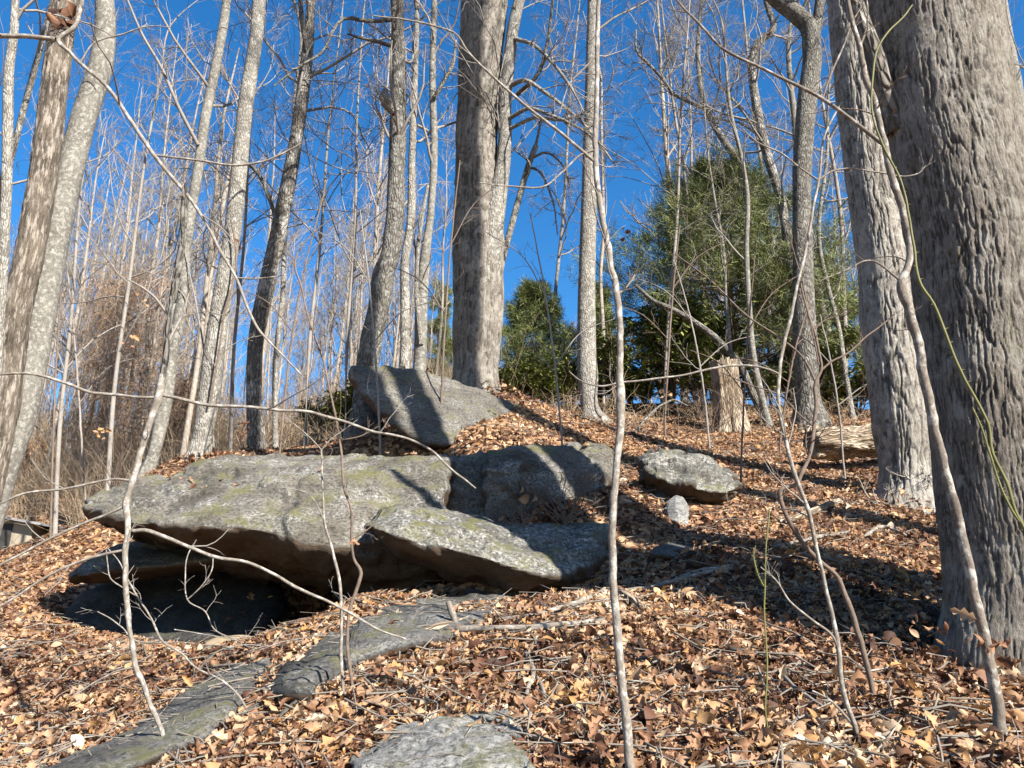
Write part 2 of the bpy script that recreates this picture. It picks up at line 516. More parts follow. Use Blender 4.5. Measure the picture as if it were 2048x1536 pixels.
M['needle'] = plain('pine_needle', (0.075, 0.105, 0.03), (0.30, 0.33, 0.10), attr=True, rough=0.55)
M['rhodo'] = plain('glossy_leaf', (0.045, 0.075, 0.02), (0.31, 0.33, 0.085), attr=True, rough=0.38)
M['briar'] = plain('green_briar', (0.11, 0.11, 0.03), (0.20, 0.19, 0.065), 9.0)
M['straw'] = plain('straw_stem', (0.32, 0.22, 0.13), (0.62, 0.48, 0.32), attr=True, rough=0.8)
M['vine'] = plain('brown_vine', (0.27, 0.165, 0.10), (0.50, 0.34, 0.22), attr=True, rough=0.9)
M['shed_wall'] = plain('shed_wall', (0.33, 0.28, 0.20), (0.42, 0.36, 0.27), 3.0)
M['shed_roof'] = plain('shed_roof', (0.28, 0.28, 0.29), (0.36, 0.36, 0.37), 3.0)
M['shed_door'] = plain('shed_door', (0.03, 0.028, 0.026), (0.06, 0.055, 0.05), 3.0)

def ground_mat():
    m, nt, b = mat('forest_floor')
    n = N(nt)
    co = n.new('ShaderNodeTexCoord').outputs['Object']
    a = n.noise(co, 0.9, 4)
    v = n.new('ShaderNodeTexVoronoi', {'Vector': co, 'Scale': 16.0}, feature='F1').outputs['Color']
    vv = n.new('ShaderNodeSeparateColor', {0: v}).outputs[0]
    col = n.ramp(vv, [(0.0, (0.04, 0.022, 0.014)), (0.35, (0.11, 0.056, 0.03)), (0.7, (0.25, 0.14, 0.075)), (1.0, (0.42, 0.28, 0.17))])
    col = n.mix(0.6, col, n.ramp(a, [(0.3, 0.6), (0.7, 1.1)]), 'MULTIPLY')
    n.wire(col, b.inputs['Base Color'])
    b.inputs['Roughness'].default_value = 0.95
    b.inputs['Specular IOR Level'].default_value = 0.1
    n.wire(n.bump(vv, 0.8, 0.03), b.inputs['Normal'])
    return m
M['ground'] = ground_mat()

# ------------------------------------------------------------------ ground sheet
def axis(lo, hi, n, k, c=0.0):
    a, b = math.asinh((lo - c) / k), math.asinh((hi - c) / k)
    return np.sinh(np.linspace(a, b, n)) * k + c
gx, gy = axis(-320, 320, 300, 3.0), axis(-60, 420, 300, 4.0, 6.0)
XX, YY = np.meshgrid(gx, gy)
ZZ = gz(XX.ravel(), YY.ravel())
ii = (np.arange(299)[:, None] * 300 + np.arange(299)[None, :]).ravel()
ground = solo('ground', make_mesh('ground', np.stack([XX.ravel(), YY.ravel(), ZZ], 1), np.stack([ii, ii + 1, ii + 301, ii + 300], 1), M['ground']),
              (0, 0, 0), 'steep forest floor buried in brown fallen leaves', 'ground', kind='structure')

# ------------------------------------------------------------------ rocks: lofted solids
ROCKS = {}
def gsec(u, vs, lift):
    out = []
    for v, l in zip(vs, lift):
        q = hit(u, v)
        dd = q[1] - l * 1.2
        out.append((v, max(dd, 1.5)))
    return (u, out)

def rock(name, label, secs, material, amp=0.05, seed=0, nu=120, K=56, freq=1.6, strata=0.012, back=1.0, roundness=0.4, grp=None, blk=(0.0, 0.6)):
    """secs: [(u, [(v, d), ...])]: the visible profile from the top edge over the lip to the bottom at photo column u;
    the solid is closed behind by a back wall `back` metres further away"""
    rings = []
    for u, prof in secs:
        p = [P(u, v, d) for v, d in prof]
        t, bt = p[0], p[-1]
        bk = back
        q = [t + np.array([0, bk * 0.55, -0.05 * bk]), *p, bt + np.array([0, bk * 0.5, -0.02])]
        far = (t + bt) / 2 + np.array([0, bk, 0])
        q.append(far)
        q = np.array(q)
        # chaikin once or twice for rounded but definite edges
        for _ in range(2):
            nx = np.roll(q, -1, 0)
            w = roundness
            q = np.stack([q * (1 - w * 0.5) + nx * w * 0.5, q * w * 0.5 + nx * (1 - w * 0.5)], 1).reshape(-1, 3)
        L = np.concatenate([[0], np.cumsum(np.linalg.norm(np.diff(np.vstack([q, q[:1]]), axis=0), axis=1))])
        s = np.linspace(0, L[-1], K, endpoint=False)
        qq = np.vstack([q, q[:1]])
        rings.append(np.stack([np.interp(s, L, qq[:, c]) for c in range(3)], 1))
    rings = np.array(rings)
    ends = []
    for e, nb in ((0, 1), (-1, -2)):
        c = rings[e].mean(0)
        out = rings[e].mean(0) - rings[nb].mean(0)
        size = np.linalg.norm(rings[e] - c, axis=1).mean()
        out = out / max(np.linalg.norm(out), 1e-6) * size * 0.35
        ends.append([c + (rings[e] - c) * f + out * g for f, g in ((0.82, 0.5), (0.45, 0.88), (0.02, 1.0))])
    rings = np.concatenate([np.array(ends[0][::-1]), rings, np.array(ends[1])])
    S = len(rings)
    L = np.concatenate([[0], np.cumsum(np.linalg.norm(np.diff(rings.mean(1), axis=0), axis=1) + 0.01)])
    s = np.linspace(0, L[-1], nu)
    flat = rings.reshape(S, -1)
    V = np.stack([np.interp(s, L, flat[:, c]) for c in range(flat.shape[1])], 1)
    for _ in range(2):                      # ease the creases between the sections
        V[1:-1] = 0.25 * V[:-2] + 0.5 * V[1:-1] + 0.25 * V[2:]
    V = V.reshape(nu, K, 3)
    du, dk = np.gradient(V, axis=0), (np.roll(V, -1, 1) - np.roll(V, 1, 1)) / 2
    nn = unit(np.cross(dk, du))
    c = V.mean(axis=1, keepdims=True)
    nn *= np.sign(((V - c) * nn).sum(-1).mean())
    q = V.reshape(-1, 3) + seed * 7.7
    h = amp * fbm(q * freq, 5, 0.5) + amp * 0.35 * fbm(q * np.array([6, 6, 14.0]), 3) + amp * 0.28 * (1 - 2 * np.abs(fbm(q * np.array([5, 5, 13.0]) + 9, 3, 0.6))) + amp * 0.12 * fbm(q * 24, 2) + - amp * 0.9 * np.exp(-(fbm(q * np.array([0.8, 0.8, 2.0]) + 4, 2) / 0.035) ** 2) + strata * np.sign(np.sin(q[:, 2] * 31 + 4 * fbm(q * 1.5, 2))) * fbm(q * 3.0, 2)
    if blk[0]:
        wq = V.reshape(-1, 3) + 0.05 * np.stack([fbm(q * 3 + k * 11, 3) for k in range(3)], 1)
        h = h + blk[0] * blocks(wq / (np.array([1.0, 1.0, 0.55]) * blk[1]) + seed * 3.3) + 0.4 * blk[0] * blocks(wq / (np.array([1.0, 1.0, 0.45]) * blk[1] * 0.4) + seed)
    if blk[0]:
        H = h.reshape(nu, K)
        for _ in range(2):                      # soften stair steps where a fracture runs across the grid
            H = (np.roll(H, 1, 1) + 2 * H + np.roll(H, -1, 1)) / 4
            H[1:-1] = (H[:-2] + 2 * H[1:-1] + H[2:]) / 4
        h = H.ravel() + 0.006 * fbm(q * 30, 2)
    V = V.reshape(-1, 3) + nn.reshape(-1, 3) * h[:, None]
    i = np.arange(nu - 1)[:, None] * K + np.arange(K)[None, :]
    j = np.arange(nu - 1)[:, None] * K + (np.arange(K)[None, :] + 1) % K
    Q = np.stack([i, i + K, j + K, j], -1).reshape(-1, 4)
    org = np.array([V[:, 0].mean(), V[:, 1].mean(), V[:, 2].min()])
    ROCKS[name + label] = (V, Q)
    return solo(name, make_mesh(name, V - org, Q, material), org, label, 'rock', grp)

RG = 'boulders and ledges on the slope'
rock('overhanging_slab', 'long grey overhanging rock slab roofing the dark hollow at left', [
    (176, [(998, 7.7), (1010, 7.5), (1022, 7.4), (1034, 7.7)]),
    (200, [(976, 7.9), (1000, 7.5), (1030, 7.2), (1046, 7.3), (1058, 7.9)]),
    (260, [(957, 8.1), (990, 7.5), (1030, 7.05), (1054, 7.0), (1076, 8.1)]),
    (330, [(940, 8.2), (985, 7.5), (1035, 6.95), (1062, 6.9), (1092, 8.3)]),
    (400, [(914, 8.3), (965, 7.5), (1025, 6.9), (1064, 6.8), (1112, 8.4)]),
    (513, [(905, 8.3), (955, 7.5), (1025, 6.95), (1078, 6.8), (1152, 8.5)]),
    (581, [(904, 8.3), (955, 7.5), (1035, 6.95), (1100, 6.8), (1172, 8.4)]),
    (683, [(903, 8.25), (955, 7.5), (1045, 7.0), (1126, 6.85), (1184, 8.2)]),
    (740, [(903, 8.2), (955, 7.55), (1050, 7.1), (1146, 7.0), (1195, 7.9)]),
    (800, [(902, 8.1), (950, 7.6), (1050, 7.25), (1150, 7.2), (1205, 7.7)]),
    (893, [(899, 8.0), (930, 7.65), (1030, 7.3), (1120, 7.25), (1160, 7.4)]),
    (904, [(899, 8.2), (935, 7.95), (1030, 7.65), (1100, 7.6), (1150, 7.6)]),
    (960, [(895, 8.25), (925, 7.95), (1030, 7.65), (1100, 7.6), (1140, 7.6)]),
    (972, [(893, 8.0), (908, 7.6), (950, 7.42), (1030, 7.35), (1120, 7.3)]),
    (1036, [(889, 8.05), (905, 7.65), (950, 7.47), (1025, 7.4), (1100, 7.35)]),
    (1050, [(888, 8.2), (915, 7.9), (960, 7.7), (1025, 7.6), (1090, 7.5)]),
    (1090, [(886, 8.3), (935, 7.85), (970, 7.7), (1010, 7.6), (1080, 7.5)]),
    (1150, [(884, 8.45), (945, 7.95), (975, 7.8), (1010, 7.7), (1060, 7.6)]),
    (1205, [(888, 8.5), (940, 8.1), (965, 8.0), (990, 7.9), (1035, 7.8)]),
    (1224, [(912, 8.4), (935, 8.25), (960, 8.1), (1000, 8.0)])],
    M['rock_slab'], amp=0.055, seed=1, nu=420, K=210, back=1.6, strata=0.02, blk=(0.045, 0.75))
rock('wedge_slab', 'wedge shaped slab with white lichen jutting below the long overhanging slab', [
    (740, [(1040, 6.8), (1046, 6.5), (1052, 6.3), (1060, 6.6)]),
    (762, [(1019, 7.0), (1040, 6.5), (1064, 6.2), (1080, 6.7)]),
    (800, [(1006, 7.1), (1040, 6.5), (1080, 6.1), (1104, 6.8)]),
    (850, [(1009, 7.1), (1050, 6.5), (1092, 6.1), (1128, 6.8)]),
    (902, [(1022, 7.1), (1060, 6.5), (1104, 6.1), (1156, 6.9)]),
    (960, [(1030, 7.1), (1075, 6.5), (1120, 6.15), (1176, 6.9)]),
    (1022, [(1038, 7.2), (1085, 6.6), (1138, 6.2), (1186, 6.8)]),
    (1083, [(1044, 7.3), (1090, 6.7), (1150, 6.3), (1186, 6.7)]),
    (1130, [(1046, 7.3), (1090, 6.8), (1150, 6.45), (1182, 6.7)]),
    (1180, [(1046, 7.3), (1080, 6.9), (1130, 6.7), (1160, 6.8)]),
    (1214, [(1050, 7.3), (1075, 7.1), (1100, 7.0), (1120, 7.0)])],
    M['rock_white'], amp=0.035, seed=2, nu=240, K=140, blk=(0.022, 0.5), back=0.5, freq=2.4)
rock('fin_rock', 'shark fin shaped rock tilted on the mound beneath the double oak', [
    (704, [(731, 10.35), (738, 10.25), (748, 10.2), (760, 10.2)]),
    (724, [(726, 10.4), (745, 10.2), (768, 10.1), (790, 10.05)]),
    (768, [(727, 10.5), (760, 10.25), (800, 10.05), (832, 9.95)]),
    (812, [(734, 10.6), (780, 10.3), (830, 10.0), (870, 9.85)]),
    (850, [(743, 10.8), (790, 10.4), (845, 10.05), (890, 9.8)]),
    (900, [(756, 11.0), (800, 10.6), (845, 10.25), (890, 9.9)]),
    (960, [(776, 11.5), (800, 11.1), (825, 10.8), (870, 10.4)]),
    (1015, [(797, 11.8), (810, 11.5), (825, 11.2), (855, 10.8)]),
    (1060, [(812, 12.0), (822, 11.8), (835, 11.6), (855, 11.3)])],
    M['rock_face'], amp=0.04, seed=3, nu=200, K=130, blk=(0.03, 0.6), back=0.8, roundness=0.3)
rock('cave_slab', 'oval shaded slab leaning in the hollow below the overhang', [
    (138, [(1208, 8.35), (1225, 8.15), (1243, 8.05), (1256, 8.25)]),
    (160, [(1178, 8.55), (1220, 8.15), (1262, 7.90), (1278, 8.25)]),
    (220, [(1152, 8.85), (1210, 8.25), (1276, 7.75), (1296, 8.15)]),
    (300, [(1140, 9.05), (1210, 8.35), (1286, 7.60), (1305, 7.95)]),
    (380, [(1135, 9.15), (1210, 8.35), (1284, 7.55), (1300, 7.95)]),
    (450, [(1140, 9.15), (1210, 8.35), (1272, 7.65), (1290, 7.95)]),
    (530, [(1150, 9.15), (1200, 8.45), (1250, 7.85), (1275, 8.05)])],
    rock_mat('shade_dark_smooth_rock', (0.022, 0.021, 0.020), (0.06, 0.058, 0.055), 0.2, 0.2, 50.0), amp=0.03, seed=4, nu=90, K=56, back=0.5)  # colour taken near black to paint in the shade of the hollow
rock('ledge_slab', 'mossy ledge slab wedged between the overhang and the oval slab', [
    (140, [(1146, 8.0), (1150, 7.85), (1156, 7.75), (1162, 8.0)]),
    (175, [(1118, 8.4), (1132, 8.0), (1150, 7.7), (1158, 8.0)]),
    (222, [(1088, 8.8), (1110, 8.2), (1142, 7.7), (1156, 8.1)]),
    (300, [(1072, 9.0), (1100, 8.4), (1136, 7.8), (1150, 8.2)]),
    (400, [(1072, 9.2), (1090, 8.7), (1122, 8.0), (1138, 8.3)]),
    (500, [(1075, 9.2), (1090, 8.8), (1112, 8.2), (1130, 8.5)])],
    M['rock_slab'], amp=0.03, seed=5, nu=90, K=48, back=0.6)
rock('flat_rock', 'flat dark rock with moss in the leaves below the wedge shaped slab', [
    gsec(566, (1358, 1366, 1376, 1392), (0.14, 0.30, 0.30, 0.10)),
    gsec(600, (1312, 1340, 1366, 1392), (0.14, 0.30, 0.30, 0.10)),
    gsec(660, (1258, 1290, 1330, 1365), (0.14, 0.30, 0.30, 0.10)),
    gsec(720, (1196, 1240, 1296, 1330), (0.14, 0.30, 0.30, 0.10)),
    gsec(780, (1169, 1225, 1282, 1310), (0.14, 0.30, 0.30, 0.10)),
    gsec(870, (1163, 1210, 1258, 1290), (0.14, 0.30, 0.30, 0.10)),
    gsec(940, (1178, 1205, 1235, 1265), (0.14, 0.30, 0.30, 0.10)),
    gsec(1006, (1188, 1196, 1208, 1225), (0.14, 0.30, 0.30, 0.10))],
    M['rock_dark'], amp=0.035, seed=6, nu=200, K=90, back=0.4)
rock('strip_rock', 'dark smooth strip of bedrock showing through leaves at lower left', [
    gsec(85, (1530, 1545, 1560, 1575), (0.08, 0.20, 0.20, 0.04)),
    gsec(220, (1484, 1520, 1550, 1570), (0.08, 0.20, 0.20, 0.04)),
    gsec(330, (1412, 1450, 1500, 1525), (0.08, 0.20, 0.20, 0.04)),
    gsec(420, (1346, 1390, 1445, 1475), (0.08, 0.20, 0.20, 0.04)),
    gsec(490, (1318, 1345, 1385, 1410), (0.05, 0.14, 0.12, 0.0)),
    gsec(535, (1312, 1325, 1345, 1365), (0.0, 0.05, 0.04, -0.05))],
    M['rock_dark'], amp=0.035, seed=7, nu=140, K=70, back=0.35)
rock('foreground_rock', 'flat pale foreground rock with straight right edge at bottom of the slope', [
    gsec(715, (1492, 1510, 1540, 1570), (0.12, 0.22, 0.20, 0.04)),
    gsec(775, (1454, 1495, 1545, 1580), (0.12, 0.22, 0.20, 0.04)),
    gsec(860, (1430, 1480, 1545, 1580), (0.12, 0.22, 0.20, 0.04)),
    gsec(950, (1415, 1475, 1545, 1580), (0.12, 0.22, 0.20, 0.04)),
    gsec(1018, (1407, 1475, 1545, 1580), (0.12, 0.22, 0.20, 0.04)),
    gsec(1062, (1492, 1520, 1550, 1580), (0.12, 0.22, 0.20, 0.04))],
    M['rock_fg'], amp=0.025, seed=8, nu=170, K=110, blk=(0.022, 0.35), back=0.3, roundness=0.25)
rock('perched_boulder', 'rough grey boulder perched on a small prop stone', [
    (1294, [(914, 8.2), (925, 8.0), (940, 7.95), (962, 8.1)]),
    (1312, [(904, 8.4), (930, 7.9), (955, 7.8), (982, 8.0)]),
    (1345, [(904, 8.5), (935, 7.9), (965, 7.75), (992, 7.95)]),
    (1385, [(910, 8.5), (940, 8.0), (975, 7.7), (1003, 7.9)]),
    (1425, [(925, 8.5), (955, 8.0), (985, 7.75), (1006, 7.9)]),
    (1456, [(944, 8.4), (965, 8.0), (985, 7.85), (1002, 7.95)]),
    (1470, [(960, 8.3), (970, 8.1), (980, 8.0), (990, 8.05)])],
    M['rock_white'], amp=0.05, seed=9, nu=150, K=110, back=0.35, blk=(0.045, 0.32), freq=3.6, strata=0.03, roundness=0.22)
rock('prop_stone', 'small upright pale stone holding up the perched boulder', [
    (1338, [(1000, 7.7), (1010, 7.6), (1030, 7.55), (1050, 7.5)]),
    (1352, [(990, 7.75), (1005, 7.55), (1030, 7.5), (1055, 7.45)]),
    (1366, [(993, 7.75), (1005, 7.58), (1030, 7.52), (1055, 7.45)]),
    (1376, [(1010, 7.75), (1020, 7.65), (1035, 7.6), (1050, 7.5)])],
    M['rock_fg'], amp=0.012, seed=10, nu=36, K=32, back=0.16, freq=5, strata=0.004)
rock('prop_stone', 'brown shaded stone under the left end of the perched boulder', [
    (1312, [(985, 8.0), (1000, 7.9), (1020, 7.85), (1035, 7.8)]),
    (1325, [(982, 8.0), (1000, 7.85), (1020, 7.8), (1038, 7.75)]),
    (1336, [(990, 8.0), (1005, 7.9), (1022, 7.85), (1036, 7.8)])],
    M['rock_dark'], amp=0.01, seed=11, nu=30, K=28, back=0.15, freq=5, strata=0.004)
rock('flat_stone', 'thin dark flat stone in the leaves below the perched boulder', [
    (1312, [(1094, 6.75), (1098, 6.65), (1102, 6.6), (1110, 6.5)]),
    (1345, [(1084, 6.9), (1094, 6.7), (1104, 6.55), (1114, 6.5)]),
    (1390, [(1086, 6.9), (1095, 6.7), (1105, 6.55), (1114, 6.5)]),
    (1425, [(1094, 6.8), (1099, 6.7), (1105, 6.6), (1112, 6.5)])],
    M['rock_dark'], amp=0.01, seed=12, nu=40, K=28, back=0.15, freq=4, strata=0.004)
rock('bare_stone', 'tan bare stone at the mouth of the hollow', [
    (412, [(1283, 6.5), (1287, 6.4), (1292, 6.35), (1300, 6.3)]),
    (440, [(1271, 6.6), (1280, 6.4), (1290, 6.3), (1300, 6.25)]),
    (480, [(1269, 6.6), (1276, 6.45), (1284, 6.35), (1295, 6.3)]),
    (500, [(1272, 6.55), (1277, 6.45), (1283, 6.4), (1290, 6.3)])],
    plain('tan_stone', (0.36, 0.27, 0.16), (0.48, 0.38, 0.24), 8.0), amp=0.01, seed=13, nu=36, K=28, back=0.12, freq=4, strata=0.004)
rock('dark_rock', 'small jagged dark rock behind the fin rock beside the crooked tree', [
    (708, [(850, 11.0), (865, 10.9), (880, 10.8), (900, 10.7)]),
    (728, [(790, 11.1), (830, 10.9), (865, 10.8), (898, 10.7)]),
    (750, [(796, 11.1), (835, 10.9), (865, 10.8), (898, 10.7)])],
    M['rock_dark'], amp=0.05, seed=14, nu=40, K=32, back=0.3, freq=4)

# ------------------------------------------------------------------ trunks and trees
def trunk_mesh(path, rad, sides, rings, origin, mat_, amp=0.06, seed=0, oak=None, flare_n=0):
    """path (k, 3), rad (k): a trunk with bumps (amp is a share of the radius) and, for oak, real bark ridges"""
    c = spline(np.concatenate([path, np.asarray(rad)[:, None]], 1), rings)
    p, r = c[:, :3], c[:, 3]
    V, Q, tc = tubes(p[None], r[None], sides)
    cen = np.repeat(p, sides, 0)
    n = unit(V - cen)
    rr = np.repeat(r, sides)
    s = tc[:, 2] + seed * 3.1
    q = np.stack([n[:, 0], n[:, 1], s], 1) + seed
    h = rr * amp * fbm(q * np.array([1.2, 1.2, 1.6]), 4)
    if flare_n:
        ang = np.arctan2(n[:, 1], n[:, 0])
        lob = 0.45 + 0.55 * np.cos(ang * flare_n + seed) + 0.35 * np.cos(ang * (flare_n + 2) + seed * 2.3)
        h = h + rr * 0.34 * np.clip(lob, -0.15, 1.3) * np.exp(-np.clip(tc[:, 2] - 0.2, 0, 9) / (0.16 + 0.5 * r[0]))
    attrs = {'tc': tc + np.array([0, 0, seed * 1.7])}
    if oak:
        wx, wz, depth = oak
        uq = np.stack([tc[:, 0], tc[:, 1], tc[:, 2]], 1)
        wq = uq + 0.014 * np.stack([fbm(uq * 9 + k * 31, 3) for k in range(3)], 1) * np.array([1, 1, 2.5])
        n1 = fbm(wq / np.array([wx, wx, wz]) + seed * 5, 2, 0.40)
        n2 = fbm(wq / np.array([wx * 0.8, wx * 0.8, wz * 0.22]) + 40, 2, 0.5)
        e = np.clip(np.abs(n1) / 0.24, 0, 1) ** 0.9
        e = e * (0.68 + 0.32 * np.clip(np.abs(n2) / 0.12, 0, 1))
        dm = np.clip(0.85 + 0.9 * fbm(uq * np.array([4, 4, 1.6]) + seed, 3), 0.35, 1.5)
        h = h + depth * dm * (e - 0.6) + depth * 0.16 * fbm(uq * np.array([70, 70, 25.0]), 3)
        attrs['ridge'] = e
    V = V + n * h[:, None]
    return make_mesh('trunk', V - origin, Q, mat_, attrs)

TREES = []
def tree(name, label, cat, spec, d, m, seed, sides=20, rings=70, amp=0.07, oak=None, limbs=(), crown=None, group=None, extra=6.0, dd=0.0, twig='twig', flare=1.25, rest=None):
    """spec: [(u, v, width px)] from the base up, in the vertical plane at distance d (dd: metres of lean away per point)"""
    rng = np.random.default_rng(seed)
    pts, rad = [], []
    for k, (u, v, w) in enumerate(spec):
        dk = d + dd * k
        pts.append(P(u, v, dk)); rad.append(px(w, v, dk) / 2)
    base = pts[0].copy()
    zb = g1(base[0], base[1])
    if base[2] > zb + 0.02:                                   # carry the trunk down to the ground
        dirv = unit(pts[0] - pts[1])
        k = min((base[2] - zb) / max(-dirv[2], 0.3), 6.0)
        pts.insert(0, base + dirv * k); rad.insert(0, rad[0] * 1.08)
        base = pts[0].copy()
    pts.insert(0, base - np.array([0, 0, 0.25])); rad.insert(0, rad[0] * flare)
    if extra:
        dirv = unit(unit(pts[-1] - pts[-2]) + np.array([0, 0, 0.35]))
        pts += [pts[-1] + dirv * extra * 0.5, pts[-1] + dirv * extra + rng.normal(size=3) * 0.3]
        rad += [rad[-1] * 0.8, rad[-1] * 0.35]
    pts, rad = np.array(pts), np.array(rad)
    root = thing(name, label, cat, base, group)
    part('trunk', trunk_mesh(pts, rad, sides, rings, base, m, amp, seed, oak, 5 if 0.05 < rad[1] < 0.36 else 0), root)
    tp = spline(np.concatenate([pts, rad[:, None]], 1), 24)
    limb_sets = []
    for lb in limbs:
        mm = lb[0] if isinstance(lb[0], str) else None
        lb = lb[1:] if mm else lb
        lp = np.array([P(u, v, dk) for u, v, w, dk in lb])
        lr = np.array([px(w, v, dk) / 2 for u, v, w, dk in lb])
        c = spline(np.concatenate([lp, lr[:, None]], 1), 18)
        b = Mb(); b.add(c[None, :, :3], c[None, :, 3], 7)
        part('branch', b.mesh('branch', M[mm] if mm else m, base), root)
        limb_sets.append(c)
    if crown:
        b = Mb()
        minr = 0.00021 * d
        src_p, src_r = [], []
        n0 = crown.get('n', 10)
        if n0:
            p1, r1 = grow(rng, tp[None, :, :3], tp[None, :, 3], n0, crown.get('s0', 0.4), 1.0, crown.get('ratio', 0.30), crown.get('ang', (0.6, 1.25)), crown.get('rr', 0.42), 9, crown.get('up', 0.10), crown.get('wig', 0.28), minr * 1.6, maxr=crown.get('maxr', 0.032))
            b.add(p1, r1, 5)
            src_p.append(p1); src_r.append(r1)
        if limb_sets:
            lp = np.array([spline(c, 9) for c in limb_sets])
            src_p.append(lp[:, :, :3]); src_r.append(lp[:, :, 3])
        if src_p:
            p1, r1 = np.concatenate(src_p), np.concatenate(src_r)
            p2, r2 = grow(rng, p1, r1, crown.get('n2', 6), 0.15, 1.0, crown.get('ratio2', 0.5), (0.4, 1.1), 0.5, 8, 0.06, 0.34, minr * 1.2, maxr=0.016)
            b.add(p2, r2, 4)
            p3, r3 = grow(rng, p2, r2, crown.get('n3', 5), 0.1, 1.0, 0.5, (0.4, 1.1), 0.65, 6, 0.05, 0.4, minr, lenmin=0.15)
            b.add(p3, r3, 3)
            if crown.get('n4', 3):
                p4, r4 = grow(rng, p3, r3, crown.get('n4', 3), 0.1, 1.0, 0.55, (0.4, 1.0), 0.7, 5, 0.05, 0.4, minr * 0.8, lenmin=0.12)
                b.add(p4, r4, 3)
            part('crown', b.mesh('crown', M[twig], base), root, kind='stuff')
    TREES.append((base, rad[1]))
    return root

C0 = dict(n=9, s0=0.35, n2=6, n3=5, n4=3)
tree('oak_tree', 'huge oak trunk with deeply ridged bark filling the right edge', 'tree',
     [(2045,1345,320),(2045,1250,285),(2038,1150,266),(2018,1011,256),(1998,847,252),(1978,676,248),(1957,505,244),(1925,350,240),(1898,230,236),(1880,110,231),(1859,0,228)],
     4.3, M['oak_big'], 1, sides=460, rings=640, amp=0.05, oak=(0.021, 0.26, 0.013), extra=2.0, flare=1.1,
     limbs=[('oak', (1800,260,60,4.3),(1772,190,44,4.25),(1745,100,36,4.2),(1712,10,30,4.15),(1680,-120,26,4.1),(1640,-300,20,4.0))])
def knot(root, u, v, d, rx, ry, rz, mk):
    c = P(u, v, d)
    th, ph = np.meshgrid(np.linspace(0, 2 * math.pi, 24, endpoint=False), np.linspace(0.02, math.pi - 0.02, 14))
    q = np.stack([np.cos(th) * np.sin(ph) * rx, np.sin(th) * np.sin(ph) * ry, np.cos(ph) * rz], -1).reshape(-1, 3)
    q *= (1 + 0.18 * fbm(q * 14, 3))[:, None]
    i = np.arange(13)[:, None] * 24 + np.arange(24)[None]; j = np.arange(13)[:, None] * 24 + (np.arange(24)[None] + 1) % 24
    part('knot', make_mesh('knot', q, np.stack([i, i + 24, j + 24, j], -1).reshape(-1, 4), M[mk], {'tc': q}), root, tuple(c - np.array(root.location)))
knot(bpy.data.objects['oak_tree'], 1766, 185, 4.28, 0.05, 0.09, 0.085, 'brown_twig')
tree('oak_tree', 'second oak with light furrowed bark just left of the huge oak', 'tree',
     [(1830,1008,178),(1826,985,142),(1812,847,126),(1790,676,119),(1769,505,106),(1737,308,94),(1715,137,88),(1701,0,84)],
     8.7, M['oak_pale'], 2, sides=260, rings=460, amp=0.04, oak=(0.038, 0.34, 0.024), extra=8.0, flare=1.2,
     limbs=[('pale', (1862,860,8,8.5),(1858,915,9,8.45),(1848,950,10,8.4),(1832,985,12,8.4),(1815,1005,12,8.4)),
            ('oak', (1850,1012,16,8.5),(1790,1016,20,8.3),(1740,1024,20,8.15),(1700,1038,14,8.0),(1670,1050,8,7.9))],
     crown=dict(n=6, s0=0.75, n2=5, n3=4, n4=2))
tree('double_oak', 'thick central oak with two joined stems on the mound', 'tree',
     [(948,800,120),(949,775,102),(955,642,98),(957,505,100),(955,400,92),(954,300,84),(958,180,84),(963,90,88),(970,0,92)],
     12.8, M['oak_big'], 3, sides=150, rings=340, amp=0.09, oak=(0.06, 0.40, 0.026), extra=8.0, flare=1.15,
     limbs=[('pale', (962,620,70,12.7),(975,520,60,12.65),(986,440,50,12.6),(1000,370,36,12.6),(1010,300,29,12.6),(1010,200,28,12.6),(1021,103,26,12.6),(1029,40,24,12.6),(1045,-20,22,12.6),(1075,-140,16,12.6)),
            ('pale', (1024,170,10,12.5),(1042,161,9,12.3),(1090,185,8,12.0),(1121,208,7,11.9),(1165,246,6,11.8),(1230,330,4,11.7)),
            ('pale', (1020,236,9,12.5),(1056,217,8,12.2),(1090,226,7,12.0),(1124,239,6,11.9),(1169,263,5,11.7),(1215,300,3,11.6)),
            ('pale', (1022,256,8,12.5),(1066,236,7,12.2),(1131,239,6,11.9),(1180,222,4,11.7)),
            ('pale', (1030,78,9,12.5),(1066,89,8,12.2),(1100,120,7,12.0),(1148,185,5,11.8),(1175,240,3,11.7)),
            ('dark', (1032,190,8,12.5),(1075,150,8,12.2),(1094,90,7,12.0),(1103,25,6,11.9),(1110,-60,5,11.8))],
     crown=dict(n=4, s0=0.7, n2=8, n3=6, n4=3))
tree('poplar_tree', 'straight pale poplar trunk standing alone right of the double oak', 'tree',
     [(1190,856,84),(1184,838,56),(1175,744,42),(1173,608,36),(1175,505,33),(1181,308,31),(1184,154,27),(1187,0,24)],
     14.6, M['pale'], 4, sides=32, rings=110, amp=0.05, extra=8.0, flare=1.2, crown=dict(n=8, s0=0.5, n2=6, n3=5, n4=3, ratio=0.22))
